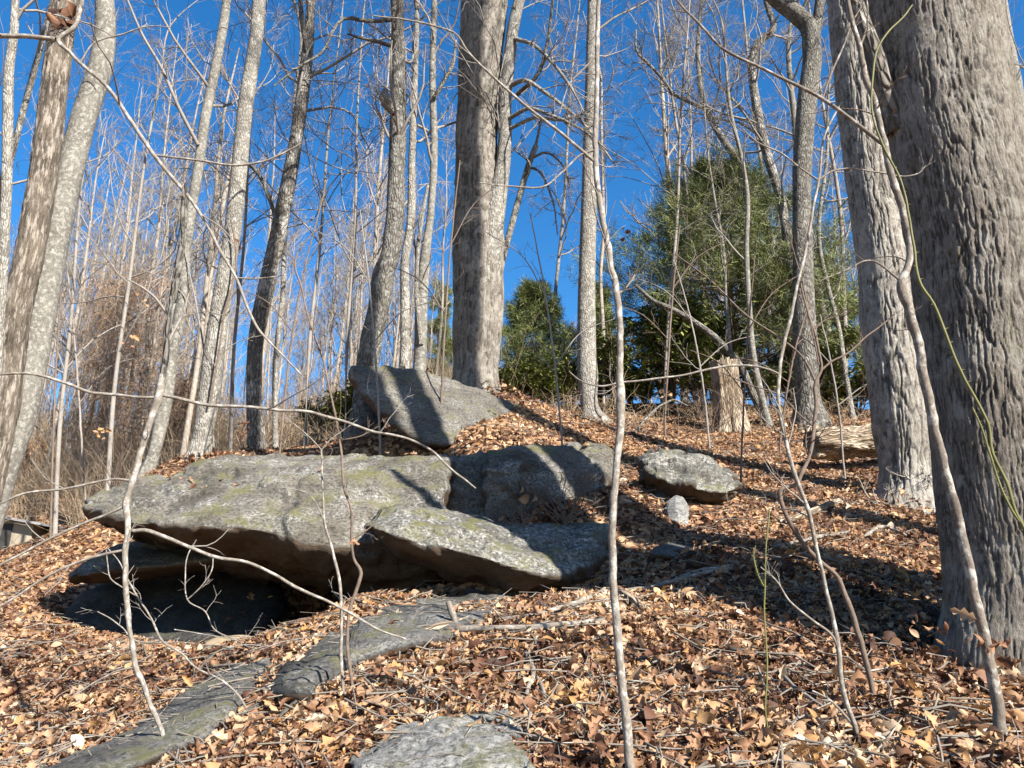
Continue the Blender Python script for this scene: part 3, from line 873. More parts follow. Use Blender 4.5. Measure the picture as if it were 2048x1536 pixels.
tree('crooked_tree', 'crooked knotty dark tree rising left of the double oak', 'tree',
     [(722,890,62),(730,778,42),(744,676,42),(760,600,45),(766,550,46),(780,510,38),(786,470,36),(793,342,33),(796,205,30),(796,103,27),(794,0,26)],
     11.6, M['dark'], 5, sides=36, rings=130, amp=0.22, extra=6.0,
     limbs=[('dark', (785,39,9,11.6),(755,42,8,11.4),(724,41,8,11.2),(690,36,7,11.0),(666,61,6,10.9),(646,103,6,10.8),(600,132,5,10.7),(547,172,3,10.5)),
            ('dark', (783,92,9,11.6),(748,82,7,11.4),(718,75,6,11.3),(694,68,3,11.2)),
            ('pale', (790,225,22,11.5),(775,205,24,11.4),(768,193,20,11.35),(772,180,10,11.35))],
     crown=dict(n=16, s0=0.35, n2=5, n3=5, n4=3, ratio=0.14))
tree('gray_tree', 'smooth grey leaning trunk with branch shadows at left edge', 'tree',
     [(-44,1150,62),(-30,1060,58),(-7,985,55),(13,925,54),(42,835,54),(62,744,53),(79,642,53),(104,508,52),(140,342,49),(167,239,47),(204,120,44),(211,40,38),(208,-20,34)],
     10.0, M['smooth'], 6, sides=40, rings=120, amp=0.06, extra=7.0, crown=dict(n=5, s0=0.7, n2=5, n3=5, n4=3))
tree('shaggy_tree', 'dead looking trunk with peeling tan bark at left edge', 'tree',
     [(-60,1160,64),(-34,1010,58),(-10,900,56),(12,790,54),(30,642,53),(58,513,52),(92,308,50),(113,137,47),(135,-10,42)],
     9.4, M['shaggy'], 7, sides=60, rings=200, amp=0.05, oak=(0.05, 0.5, 0.022), extra=5.0, crown=dict(n=4, s0=0.75, n2=5, n3=5, n4=2))
tree('dead_snag', 'thin bleached snag at the far left edge', 'tree',
     [(-40,1120,30),(-8,700,24),(7,513,20),(14,342,19),(16,239,19),(18,137,18),(28,60,16),(31,-20,14)],
     8.6, M['pale'], 8, sides=24, rings=80, amp=0.12, extra=3.0, crown=dict(n=4, s0=0.5, n2=4, n3=4, n4=2))
tree('bare_tree', 'slim grey mottled trunk behind the broken sapling', 'tree',
     [(290,958,36),(297,940,30),(328,813,28),(344,710,25),(364,608,22),(372,505,20),(379,444,20),(396,342,19),(410,239,20),(431,137,19),(452,12,17),(458,-60,15)],
     12.6, M['smooth'], 9, sides=24, rings=90, extra=6.0, crown=dict(n=9, s0=0.45, n2=5, n3=5, n4=3),
     limbs=[('twig', (396,290,8,12.5),(360,220,7,12.2),(320,130,6,12.0),(285,70,5,11.8),(255,0,4,11.6))])
tree('bare_tree', 'pale straight trunk left of centre with smooth bark and hanging vine', 'tree',
     [(392,928,50),(398,905,43),(414,813,41),(427,710,40),(442,608,37),(461,496,34),(478,342,31),(492,205,29),(513,68,26),(520,-20,24)],
     12.3, M['pale'], 10, sides=30, rings=100, extra=7.0, crown=dict(n=8, s0=0.55, n2=5, n3=5, n4=3, ratio=0.22),
     limbs=[('brown_twig', (420,810,4,12.05),(438,700,4,12.05),(455,600,4,12.05),(468,560,4,12.05),(472,500,4,12.05),(462,440,4,12.05))])
tree('bare_tree', 'brown curving trunk left of the crooked knotty tree', 'tree',
     [(516,905,38),(512,870,34),(508,778,31),(512,676,30),(529,590,32),(550,496,31),(575,376,29),(598,239,26),(615,103,23),(622,0,17)],
     13.2, M['oak'], 11, sides=26, rings=100, amp=0.1, extra=6.0, crown=dict(n=12, s0=0.4, n2=6, n3=5, n4=3),
     limbs=[('dark', (560,470,9,13.1),(540,400,8,12.9),(515,345,7,12.7),(490,320,5,12.5)), ('dark', (616,105,12,13.1),(604,40,10,13.0),(600,-20,9,13.0))])
tree('bare_tree', 'slender pale trunk close right of the crooked knotty tree', 'tree',
     [(808,760,23),(810,700,20),(810,608,19),(812,505,17),(817,478,17),(824,308,14),(830,154,12),(835,0,9)],
     12.2, M['pale'], 12, sides=20, rings=80, extra=5.0, crown=dict(n=10, s0=0.4, n2=4, n3=4, n4=2, ratio=0.16))
tree('bare_tree', 'slender grey trunk with forked top between crooked tree and double oak', 'tree',
     [(838,760,28),(840,720,26),(844,590,24),(852,500,19),(860,440,15),(868,308,15),(865,154,13),(869,0,11)],
     12.4, M['smooth'], 13, sides=20, rings=80, amp=0.1, extra=5.0, crown=dict(n=12, s0=0.35, n2=5, n3=4, n4=3, ratio=0.18),
     limbs=[('pale', (869,195,9,12.3),(886,165,8,12.2),(905,130,7,12.1),(912,80,5,12.0)), ('pale', (842,690,12,12.3),(833,560,9,12.25),(845,430,8,12.2),(856,370,6,12.2))])
tree('broken_tree', 'thin leaning broken top tree emerging behind the double oak', 'tree',
     [(965,770,16),(985,620,14),(1011,496,13),(1022,455,13),(1039,393,12),(1059,325,12),(1072,292,11)],
     13.6, M['pale'], 14, sides=14, rings=50, extra=0, crown=dict(n=0, n2=6, n3=5, n4=3),
     limbs=[('pale', (1070,298,7,13.6),(1078,262,5,13.5),(1082,230,3,13.5)), ('pale', (1066,315,6,13.6),(1090,305,5,13.4),(1125,330,4,13.3),(1140,375,3,13.2)),
            ('pale', (1058,335,6,13.6),(1075,340,5,13.4),(1105,400,4,13.3),(1115,470,2,13.2)), ('pale', (1045,372,6,13.6),(1060,330,5,13.4),(1030,300,3,13.3))])
tree('bare_tree', 'thin grey stem just behind the pale poplar', 'tree',
     [(1208,860,9),(1207,679,8),(1202,531,7),(1207,478,7),(1206,390,6),(1203,250,5)],
     16.0, M['far'], 15, sides=10, rings=40, extra=3.0, crown=dict(n=12, s0=0.35, n2=4, n3=4, n4=2, ratio=0.2))
tree('bent_tree', 'dark trunk with a sharp bend to the left near its top', 'tree',
     [(1620,845,78),(1617,815,56),(1611,710,48),(1608,608,42),(1605,478,38),(1604,342,36),(1614,205,38),(1624,100,36),(1616,52,35),(1588,25,34),(1550,-5,32),(1500,-80,28)],
     13.8, M['dark'], 16, sides=36, rings=130, amp=0.08, extra=4.0,
     limbs=[('dark', (1620,90,30,13.8),(1634,50,22,13.8),(1640,0,20,13.8),(1650,-100,16,13.8))], crown=dict(n=6, s0=0.6, n2=6, n3=5, n4=3))
tree('bare_tree', 'wavy brown trunk behind and left of the bent dark tree', 'tree',
     [(1640,830,24),(1610,690,22),(1582,520,20),(1560,393,18),(1534,308,18),(1512,205,17),(1505,137,16),(1519,82,16),(1545,62,13),(1534,10,11)],
     16.0, M['oak'], 17, sides=20, rings=80, extra=4.0, crown=dict(n=16, s0=0.45, n2=8, n3=6, n4=3, ratio=0.25))
tree('bare_tree', 'forked leaning tree above the pine with long limb reaching left', 'tree',
     [(1590,840,22),(1572,640,18),(1532,450,16),(1478,325,15),(1434,260,13),(1413,219,12),(1399,154,10),(1396,103,9),(1403,0,7)],
     17.0, M['smooth'], 18, sides=16, rings=70, extra=4.0,
     limbs=[('smooth', (1413,219,9,17.0),(1382,205,8,16.8),(1348,188,7,16.6),(1322,154,6,16.4),(1295,126,6,16.2),(1275,106,5,16.1),(1272,60,4,16.0)),
            ('smooth', (1322,154,5,16.4),(1340,110,4,16.3),(1330,60,3,16.2))], crown=dict(n=12, s0=0.45, n2=9, n3=6, n4=4, ratio=0.28))
tree('sapling', 'slim grey sapling standing just right of the pale stump', 'sapling',
     [(1538,850,16),(1520,780,14),(1509,727,13),(1498,608,11),(1493,496,10),(1495,393,9),(1485,325,8),(1461,222,7),(1451,120,5)],
     14.0, M['smooth'], 19, sides=12, rings=50, extra=2.0, crown=dict(n=14, s0=0.3, n2=4, n3=4, n4=2, ratio=0.22))
tree('sapling', 'thin straight sapling rising behind the pale stump', 'sapling',
     [(1465,760,9),(1461,700,8),(1452,590,7),(1448,505,6),(1430,403,5),(1416,308,4),(1408,200,3)],
     15.0, M['smooth'], 20, sides=10, rings=40, extra=1.5, crown=dict(n=12, s0=0.3, n2=4, n3=4, n4=2, ratio=0.2))
tree('bare_tree', 'tan trunk behind the smooth grey leaning trunk at left', 'tree',
     [(-60,900,18),(-30,600,15),(0,400,13),(24,308,12),(51,205,12),(79,103,11),(106,0,10)],
     14.0, M['oak'], 21, sides=14, rings=60, extra=5.0, crown=dict(n=9, s0=0.4, n2=5, n3=4, n4=3))
tree('bare_tree', 'thin pale trunk right beside the brown curving trunk', 'tree',
     [(551,890,12),(550,800,11),(550,744,11),(557,660,10),(564,608,10),(568,505,9),(580,350,8),(590,200,7)],
     15.0, M['pale'], 22, sides=12, rings=50, extra=4.0, crown=dict(n=12, s0=0.4, n2=4, n3=4, n4=2, ratio=0.2))
tree('bare_tree', 'thin trunk beside the pale straight trunk with vine', 'tree',
     [(364,925,13),(376,847,12),(393,744,11),(409,608,10),(420,505,9),(430,400,7)],
     14.6, M['far'], 23, sides=12, rings=50, extra=4.0, crown=dict(n=10, s0=0.4, n2=4, n3=4, n4=2, ratio=0.2))
tree('bare_tree', 'angled trunk crossing behind the bent dark tree near its foot', 'tree',
     [(1700,850,22),(1680,760,20),(1650,650,18),(1632,560,16),(1600,400,14),(1590,250,12)],
     17.5, M['smooth'], 24, sides=14, rings=50, extra=5.0, crown=dict(n=14, s0=0.35, n2=6, n3=5, n4=3))
tree('bare_tree', 'slim pale stem between the bent dark tree and the second oak', 'tree',
     [(1705,830,11),(1690,740,10),(1676,650,9),(1660,590,9),(1640,500,8),(1655,300,6)],
     15.0, M['pale'], 25, sides=12, rings=50, extra=3.0, crown=dict(n=14, s0=0.3, n2=5, n3=4, n4=3, ratio=0.25))
tree('bare_tree', 'grey trunk glimpsed right of the huge oak at upper right corner', 'tree',
     [(2090,800,40),(2070,500,36),(2040,250,32),(2015,100,28),(1995,-20,26)],
     13.0, M['smooth'], 26, sides=18, rings=60, extra=5.0, crown=dict(n=14, s0=0.3, n2=6, n3=5, n4=3))

UT = [(1330, 860, 15.5, 40, 6, 'slight bare tree with spreading twigs above the arched pale twig'),
 (1395, 850, 17.5, -60, 7, 'slight bare tree reaching over the left side of the white pine'),
 (1545, 845, 18.0, -50, 8, 'slight bare tree with fine twigs just left of the bent dark tree'),
 (1700, 840, 18.5, -70, 8, 'slight bare tree with fine twigs just right of the bent dark tree'),
 (1100, 830, 19.0, 50, 6, 'slight bare tree over the shrubs between oak and poplar'),
 (690, 880, 13.5, 30, 6, 'slight bare tree just left of the crooked knotty tree'),
 (610, 890, 14.5, 60, 6, 'slight bare tree midway along the back of the slab'),
 (460, 905, 15.5, 50, 6, 'slight bare tree between vine hung trunk and brown curving trunk'),
 (215, 980, 13.0, 90, 7, 'slight bare tree among brush left of the overhanging slab'),
 (110, 1060, 14.0, 60, 7, 'slight bare tree right of the smooth grey leaning trunk')]
for k, (u, v, d, lean, w, lb) in enumerate(UT):
    tree('slight_tree', lb, 'tree', [(u, v, w * 1.4), (u + lean * 0.15, v - 200, w * 1.2), (u + lean * 0.4 + 8, v - 420, w), (u + lean * 0.8, v - 640, w * 0.75), (u + lean * 1.2, v - 840, w * 0.5)],
         d, M['twig'], 60 + k, sides=10, rings=50, extra=2.0, crown=dict(n=18, s0=0.28, n2=5, n3=5, n4=3, ratio=0.32, ratio2=0.55, ang=(0.5, 1.2), wig=0.3, rr=0.5), group='slight bare trees')

# ------------------------------------------------------------------ foreground saplings
def sapling(name, label, cat, stem, d, m, seed, limbs=(), twigs=0, ws=0.68, twig_mat=None, group=None, down=True, sides=12):
    rng = np.random.default_rng(100 + seed)
    def line(l):
        return np.array([P(a[0], a[1], a[3] if len(a) > 3 else d) for a in l]), np.array([px(a[2], a[1], d) * ws / 2 for a in l])
    p, r = line(stem)
    if down:
        zb = g1(p[0, 0], p[0, 1]) - 0.06
        if p[0, 2] > zb + 0.05:
            dv = unit(p[0] - p[1]) * 0.5 + np.array([0, 0, -0.5])
            p = np.vstack([p[:1] + dv * (p[0, 2] - zb) / max(-dv[2], 0.2), p]); r = np.concatenate([[r[0] * 1.1], r])
        else:
            p[0, 2] = min(p[0, 2], zb + 0.02)
    base = p[0].copy()
    root = thing(name, label, cat, base, group)
    c = spline(np.concatenate([p, r[:, None]], 1), max(40, len(p) * 8))
    c[:, :3] += 0.005 * np.stack([fbm(c[:, :3] * 5 + k * 9 + seed, 2) for k in range(3)], 1)
    c = np.stack([np.interp(np.linspace(0, len(c) - 1, len(c) * 3), np.arange(len(c)), c[:, k]) for k in range(4)], 1)
    c[:, :3] += np.stack([0.3 * c[:, 3] * fbm(c[:, :3] * 14 + k * 9 + seed, 2) for k in range(3)], 1)
    c[:, 3] *= 1 + 0.08 * fbm(c[:, :3] * 9 + seed, 2)
    sl = np.concatenate([[0], np.cumsum(np.linalg.norm(np.diff(c[:, :3], axis=0), axis=1))])
    for nd_ in np.cumsum(rng.uniform(0.07, 0.24, 40)):
        c[:, 3] *= 1 + rng.uniform(0.0, 0.16) * np.exp(-((sl - nd_) / 0.015) ** 2)
    b = Mb(); b.add(c[None, :, :3], c[None, :, 3], sides)
    part('stem', b.mesh('stem', m, base), root)
    src = [spline(c, 12)]
    for lb in limbs:
        mm = lb[0] if isinstance(lb[0], str) else None
        lb = lb[1:] if mm else lb
        lp, lr = line(lb)
        cc = spline(np.concatenate([lp, lr[:, None]], 1), max(16, len(lp) * 5))
        cc[:, :3] += 0.008 * np.stack([fbm(cc[:, :3] * 6 + k * 9 + seed, 2) for k in range(3)], 1) * np.linspace(0, 1, len(cc))[:, None]
        b = Mb(); b.add(cc[None, :, :3], cc[None, :, 3], 8)
        part('branch', b.mesh('branch', M[mm] if mm else m, base), root)
        src.append(spline(cc, 12))
    if twigs:
        s = np.array(src[1:] if len(src) > 1 else src)
        mr = 0.0005 * d / 3.2
        p1, r1 = grow(rng, s[:, :, :3], s[:, :, 3], twigs, 0.15, 0.98, 0.30, (0.5, 1.1), 0.5, 8, 0.05, 0.25, mr * 2.2, lenmin=0.1)
        q1, w1 = grow(rng, src[0][None, :, :3], src[0][None, :, 3], 7, 0.3, 1.0, 0.12, (0.5, 1.1), 0.4, 8, 0.08, 0.25, mr * 2.2, lenmin=0.12, maxr=0.004)
        p1, r1 = np.concatenate([p1, q1]), np.concatenate([r1, w1])
        p2, r2 = grow(rng, p1, r1, 3, 0.2, 0.95, 0.5, (0.5, 1.0), 0.7, 6, 0.05, 0.3, mr * 1.6, lenmin=0.06)
        b = Mb(); b.add(p1, r1, 5); b.add(p2, r2, 4)
        part('twigs', b.mesh('twigs', M[twig_mat or 'twig'], base), root, kind='stuff')
    return root

sapling('sapling', 'tall pale sapling stem in the foreground right of centre', 'sapling',
    [(1263,1575,30),(1258,1490,28),(1240,1319,25),(1227,1148,23),(1227,1011,22),(1234,949,21),(1240,830,24),(1240,795,26),(1240,744,20),(1234,590,20),(1217,505,18),(1200,410,17),(1190,330,17),(1191,240,15),(1193,205,14),(1196,68,13),(1197,0,12),(1200,-120,10)],
    3.05, M['sapling'], 1, limbs=[
    ((1188,322,11),(1120,265,10),(1056,215,9),(988,154,8),(933,99,7),(912,68,6),(865,51,6),(806,38,5),(748,31,4)),
    ((1189,300,8),(1165,308,7),(1124,345,6),(1087,373,6),(1022,373,5),(960,367,3)),
    ((1196,60,7),(1230,36,6),(1261,21,5),(1305,-2,5)),
    ((1194,110,6),(1165,140,6),(1140,165,5),(1120,230,3)),
    ((1234,590,9),(1246,580,8),(1262,560,5),(1268,548,4))], twigs=4)
sapling('sapling', 'mottled leaning sapling in front of the huge oak', 'sapling',
    [(2012,1510,36),(2008,1490,33),(1997,1421,30),(1973,1301,29),(1956,1223,28),(1929,1096,26),(1908,1011,26),(1881,898,25),(1854,778,25),(1837,693,24),(1816,618,24),(1803,563,24),(1814,540,20),(1820,505,17),(1806,427,19),(1782,342,19),(1768,290,18),(1748,205,16),(1727,137,15),(1720,92,14),(1710,61,13),(1697,0,11),(1685,-100,9)],
    3.2, M['mottled'], 2, limbs=[
    ((1768,290,12),(1710,245,11),(1645,198,10),(1580,163,9),(1519,133,8),(1447,96,8),(1399,48,7),(1358,7,6),(1330,-30,5)),
    ((1645,198,6),(1662,147,6),(1690,85,5),(1703,51,4),(1722,10,3)),
    ((1720,92,8),(1732,60,6),(1735,20,5),(1728,-20,4)),
    ((1803,563,7),(1740,520,5),(1690,540,4),(1640,560,3))], ws=0.72, twigs=3, twig_mat='brown_twig')
sapling('sapling', 'thin grey sapling with arching side branches left of the huge oak', 'sapling',
    [(1728,1515,20),(1724,1505,18),(1710,1455,15),(1683,1370,14),(1679,1312,15),(1666,1233,12),(1638,1124,12),(1615,1011,12),(1587,942,12),(1567,864,11),(1556,795,11),(1560,737,11),(1570,683,10),(1584,618,10),(1594,570,9),(1609,510,8),(1625,427,8),(1638,359,7),(1652,263,6),(1683,205,4)],
    3.3, M['sapling'], 3, limbs=[
    ((1638,362,6),(1600,335,5),(1560,305,5),(1519,287,4),(1480,255,3)),
    ((1640,358,6),(1665,342,6),(1690,337,5),(1758,345,5),(1820,352,4),(1837,347,4),(1850,333,3)),
    ((1558,748,7),(1545,742,7),(1519,734,7),(1468,731,7),(1410,740,7),(1377,748,6),(1310,757,6),(1244,764,6),(1193,770,5),(1158,758,4),(1138,741,4)),
    ((1677,1300,8),(1669,1278,8),(1621,1237,7),(1580,1202,6),(1553,1161,5),(1519,1131,4)),
    ((1710,1455,9),(1690,1430,8),(1660,1400,7),(1625,1380,5))], twigs=3)
sapling('sapling', 'dark crooked sapling crossing the thin grey sapling', 'sapling',
    [(1684,1175,14),(1676,1158,13),(1642,1124,13),(1608,1090,13),(1580,1045,13),(1567,1018,13),(1560,983,13),(1594,965,12),(1601,949,12),(1618,908,11),(1628,854,11),(1632,813,10),(1631,765,10),(1642,741,8),(1638,710,7),(1632,676,7),(1618,631,6),(1608,594,5),(1600,560,4)],
    3.7, M['brown_twig'], 4, limbs=[
    ((1631,765,7),(1615,730,7),(1601,710,6),(1560,676,6),(1485,625,5),(1416,556,5),(1350,510,4)),
    ((1642,741,7),(1665,722,6),(1690,710,6),(1734,672,5),(1790,630,4)),
    ((1628,854,6),(1600,830,5),(1560,790,5),(1500,770,4),(1440,745,4)),
    ((1638,730,5),(1620,640,5),(1604,560,4),(1580,480,3))], twigs=3, twig_mat='brown_twig')
sapling('broken_sapling', 'broken topped sapling with long crossing branches at left', 'sapling',
    [(360,1550,12),(355,1536,12),(328,1472,12),(308,1428,12),(284,1363,12),(270,1329,13),(263,1278,12),(256,1223,13),(249,1158,13),(251,1096,14),(255,1045,14),(252,1011,16),(267,960,15),(284,898,16),(301,847,16),(318,795,20),(325,751,17)],
    4.0, M['sapling'], 5, limbs=[
    ('dark', (325,755,17),(332,710,17),(333,669,18),(342,618,19),(352,556,19),(362,500,18),(369,410,16),(371,376,15)),
    ((318,795,9),(297,795,8),(222,789,8),(181,785,8),(137,768,8),(68,749,7),(0,749,7),(-60,752,6)),
    ((322,790,9),(350,795,9),(410,809,9),(496,814,8),(564,821,8),(615,823,8),(649,833,8),(697,845,7),(748,864,7),(827,881,6),(858,898,6),(899,936,6),(933,963,5),(953,978,4)),
    ((164,-30,11),(164,0,11),(160,22,11),(148,55,11),(116,80,12),(140,105,9),(160,126,9),(205,164,9),(260,239,10),(308,311,10),(340,350,9),(368,382,9),(410,441,8),(444,508,8),(472,556,7),(513,652,7),(547,693,5),(601,751,4)),
    ((112,79,12),(80,75,12),(50,72,12),(5,72,12),(-40,68,12)),
    ((308,310,6),(350,315,6),(393,320,6),(478,330,6),(533,321,5),(605,287,4)),
    ((472,556,5),(510,557,5),(570,548,3)),
    ((252,1058,10),(268,1062,10),(284,1060,10),(325,1072,10),(376,1093,9),(427,1113,9),(496,1125,8),(547,1148,8),(598,1178,8),(649,1199,7),(697,1225,7),(748,1257,6),(810,1281,5)),
    ((252,1011,8),(215,1028,7),(171,1045,7),(103,1076,7),(0,1131,6),(-50,1160,6)),
    ((250,1100,8),(191,1113,7),(103,1148,7),(34,1192,6),(0,1213,6),(-40,1240,5)),
    ((266,962,7),(230,958,6),(191,965,6),(130,978,6),(51,987,6),(0,1007,5),(-50,1030,5)),
    ((268,1335,6),(240,1340,5),(205,1356,5),(154,1387,4)),
    ((160,126,5),(190,85,4),(240,70,4),(300,52,3),(340,55,2))], ws=0.78, twigs=2)
sapling('forked_sapling', 'thin bare shoots forking in front of the dark hollow', 'sapling',
    [(513,1545,10),(521,1503,10),(506,1448,9),(478,1394,9),(437,1356,8),(396,1339,8),(362,1305,8),(325,1281,9),(301,1233,7),(273,1192,7),(253,1155,5),(239,1124,5),(215,1096,3)],
    4.3, M['sapling'], 6, limbs=[
    ((273,1192,6),(245,1175,5),(219,1155,5),(214,1125,4),(212,1100,3)),
    ((325,1281,6),(290,1285,6),(263,1278,5),(246,1257,5),(219,1237,5),(195,1223,4)),
    ((475,1281,5),(427,1257,5),(410,1223,5),(376,1202,5),(371,1155,5),(376,1107,5),(393,1079,4)),
    ((374,1200,5),(403,1172,5),(424,1138,5),(428,1112,5)),
    ((396,1339,5),(440,1300,5),(480,1290,4),(350,1258,4))], ws=0.5, twigs=2)
sapling('sapling', 'slender sapling rising past the left side of the flat dark rock', 'sapling',
    [(713,1405,11),(711,1397,10),(700,1336,10),(694,1284,10),(700,1216,10),(718,1165,11),(722,1146,11),(708,1120,8),(704,1079,8),(700,1011,7),(690,983,7),(680,881,7),(663,795,6),(643,710,6),(625,659,5),(602,573,5),(591,522,5),(600,500,4),(625,468,4),(667,437,3),(697,420,2)],
    4.3, M['brown_twig'], 7, limbs=[((591,522,3),(584,515,3),(570,500,2)), ((680,881,4),(720,872,4),(760,850,3)), ((704,1079,4),(740,1055,4),(765,1020,3))], twigs=2, twig_mat='brown_twig')
sapling('sapling', 'slender twin sapling with forked tip beside the flat dark rock', 'sapling',
    [(688,1405,11),(687,1397,10),(682,1319,10),(683,1233,9),(680,1165,9),(663,1096,8),(649,1045,7),(646,1011,6),(643,898,5)],
    4.25, M['sapling'], 8, limbs=[((643,900,4),(625,880,4),(600,858,3),(570,835,2)), ((643,900,4),(660,880,4),(690,858,3),(715,840,2)), ((648,1040,4),(620,990,3),(560,975,3))], twigs=2)
UNDER = [
 (560, 900, 9.9, 520, 90, 'thin bare shoot rising from the middle of the slab top'),
 (430, 935, 12.5, 430, -60, 'thin bare shoot at the back left of the overhanging slab'),
 (100, 1110, 11.0, 640, 30, 'thin bare shoot on the slope left of the hollow'),
 (170, 1060, 14.0, 560, -40, 'second bare shoot on the slope by the left ledge'),
 (880, 880, 10.4, 560, 40, 'thin bare shoot in the leaves below the fin rock'),
 (1130, 985, 8.4, 560, -70, 'thin bare shoot behind the mossy slab end'),
 (1330, 870, 13.0, 420, 30, 'thin bare shoot in front of the evergreen shrubs'),
 (1420, 905, 12.0, 380, -70, 'thin bare shoot left of the pale stump'),
 (1560, 900, 11.5, 300, 60, 'thin bare shoot between stump and rotten log'),
 (1690, 960, 9.8, 330, -50, 'thin bare shoot in front of the rotten log'),
 (1480, 1010, 8.6, 500, 30, 'thin bare shoot right of the perched boulder'),
 (760, 900, 9.9, 480, -40, 'thin bare shoot at the left foot of the fin rock')]
for k, (u, v, d, h, lean, lb) in enumerate(UNDER):
    sapling('shoot', lb, 'sapling', [(u, v, 7), (u + lean * 0.2, v - h * 0.35, 6), (u + lean * 0.55, v - h * 0.7, 5), (u + lean, v - h, 3)], d, M['twig' if k % 2 else 'brown_twig'], 50 + k,
        limbs=[((u + lean * 0.3, v - h * 0.45, 4), (u + lean * 0.3 + (60 if k % 2 else -60), v - h * 0.58, 3), (u + lean * 0.3 + (120 if k % 2 else -110), v - h * 0.62, 2)),
               ((u + lean * 0.55, v - h * 0.7, 4), (u + lean * 0.55 + (-50 if k % 2 else 50), v - h * 0.85, 3), (u + lean * 0.55 + (-120 if k % 2 else 110), v - h * 0.93, 2))], twigs=5, twig_mat='twig' if k % 2 else 'brown_twig', group='thin bare shoots')

def briar(label, canes, d, seed):
    base = P(canes[0][0][0], canes[0][0][1], d)
    root = thing('briar', label, 'briar', base)
    for cn in canes:
        p = np.array([P(a[0], a[1], d) for a in cn]); r = np.array([px(a[2] * 0.72, a[1], d) / 2 for a in cn])
        c = spline(np.concatenate([p, r[:, None]], 1), 90)
        c[:, :3] += 0.005 * np.stack([fbm(c[:, :3] * 8 + k * 9 + seed, 2) for k in range(3)], 1)
        b = Mb(); b.add(c[None, :, :3], c[None, :, 3], 8)
        part('cane', b.mesh('cane', M['briar'], base), root)
        rng = np.random.default_rng(seed)
        th, tr = [], []
        for k in range(2, 88, 2):
            t = unit(c[k + 1, :3] - c[k - 1, :3])
            o = unit(np.cross(t, np.array([0, 1.0, 0]))) * rng.choice([-1, 1]) + rng.normal(size=3) * 0.3
            o = unit(o)
            L = c[k, 3] * 2.4
            th.append([c[k, :3] + o * c[k, 3] * 0.6, c[k, :3] + o * (c[k, 3] + L)])
            tr.append([c[k, 3] * 0.45, 0.0003])
        b = Mb(); b.add(np.array(th), np.array(tr), 4)
        part('thorns', b.mesh('thorns', M['briar'], base), root, kind='stuff')
briar('thorny green briar cane hanging in front of the huge oak', [
    [(2060,1085,9),(2035,1030,9),(2014,966,9),(1987,908,8),(1977,847,8),(1949,795,8),(1922,744,8),(1902,696,8),(1881,642,8),(1864,604,8),(1844,573,8),(1833,532,8),(1826,490,7),(1818,430,7),(1800,360,6),(1765,290,6),(1744,219,6),(1746,154,6),(1755,96,6),(1779,62,5),(1809,34,5),(1826,10,4)],
    [(2048,1060,7),(2020,1010,7),(1996,960,6),(1980,905,6),(1962,850,5),(1945,815,4)]], 3.0, 1)
briar('thin green briar shoot standing in the leaves left of the grey sapling', [
    [(1552,1530,6),(1550,1523,6),(1536,1455,5),(1534,1319,5),(1529,1216,5),(1531,1131,5),(1536,1045,4),(1539,1018,3)],
    [(1527,1172,4),(1516,1150,4),(1508,1110,3),(1512,1090,2)]], 3.3, 2)

# ------------------------------------------------------------------ stump, log, sticks
def stump():
    base = P(1466, 880, 14.0); base[2] = g1(base[0], base[1])
    h, sides, rings = px(143, 800, 14.0), 72, 60
    th = np.arange(sides) / sides * 2 * math.pi
    zz = np.linspace(-0.15, 1.0, rings)
    V, tc = [], []
    top = 1.0 + 0.07 * fbm(np.stack([np.cos(th) * 2.2, np.sin(th) * 2.2, 0 * th], 1), 4, 0.7) + 0.06 * np.sign(np.sin(th * 9))*fbm(np.stack([np.cos(th)*5, np.sin(th)*5, 0*th+3],1),2)
    for z in zz:
        r = px(25, 800, 14.0) * (1.08 + 0.38 * max(0, 1 - z) ** 3.0)
        fl = 1 + 0.17 * fbm(np.stack([np.cos(th) * 8, np.sin(th) * 8, 0 * th + z * 1.0], 1), 4, 0.65) + 0.10 * max(0, 1 - z) ** 2 * np.sin(th * 5 + 1)
        V.append(np.stack([np.cos(th) * r * fl - 0.06 * z, np.sin(th) * r * fl, z * h * np.where(z > 0.6, (top - 1) * (z - 0.6) / 0.4 + 1, 1)], 1))
        tc.append(np.stack([np.cos(th) * 0.25, np.sin(th) * 0.25, 0 * th + z * h], 1))
    for f, dz in ((0.72, -0.04), (0.4, -0.22), (0.02, -0.3)):
        V.append(V[rings - 1] * np.array([f, f, 1]) + np.array([-0.06 * (1 - f), 0, dz])); tc.append(tc[-1])
    V, tc = np.concatenate(V), np.concatenate(tc)
    n = rings + 3
    i = np.arange(n - 1)[:, None] * sides + np.arange(sides)[None]
    j = np.arange(n - 1)[:, None] * sides + (np.arange(sides)[None] + 1) % sides
    solo('stump', make_mesh('stump', V, np.stack([i, j, j + sides, i + sides], -1).reshape(-1, 4), M['wood'], {'tc': tc}), base, 'tall weathered pale stump with splintered top', 'stump')
stump()

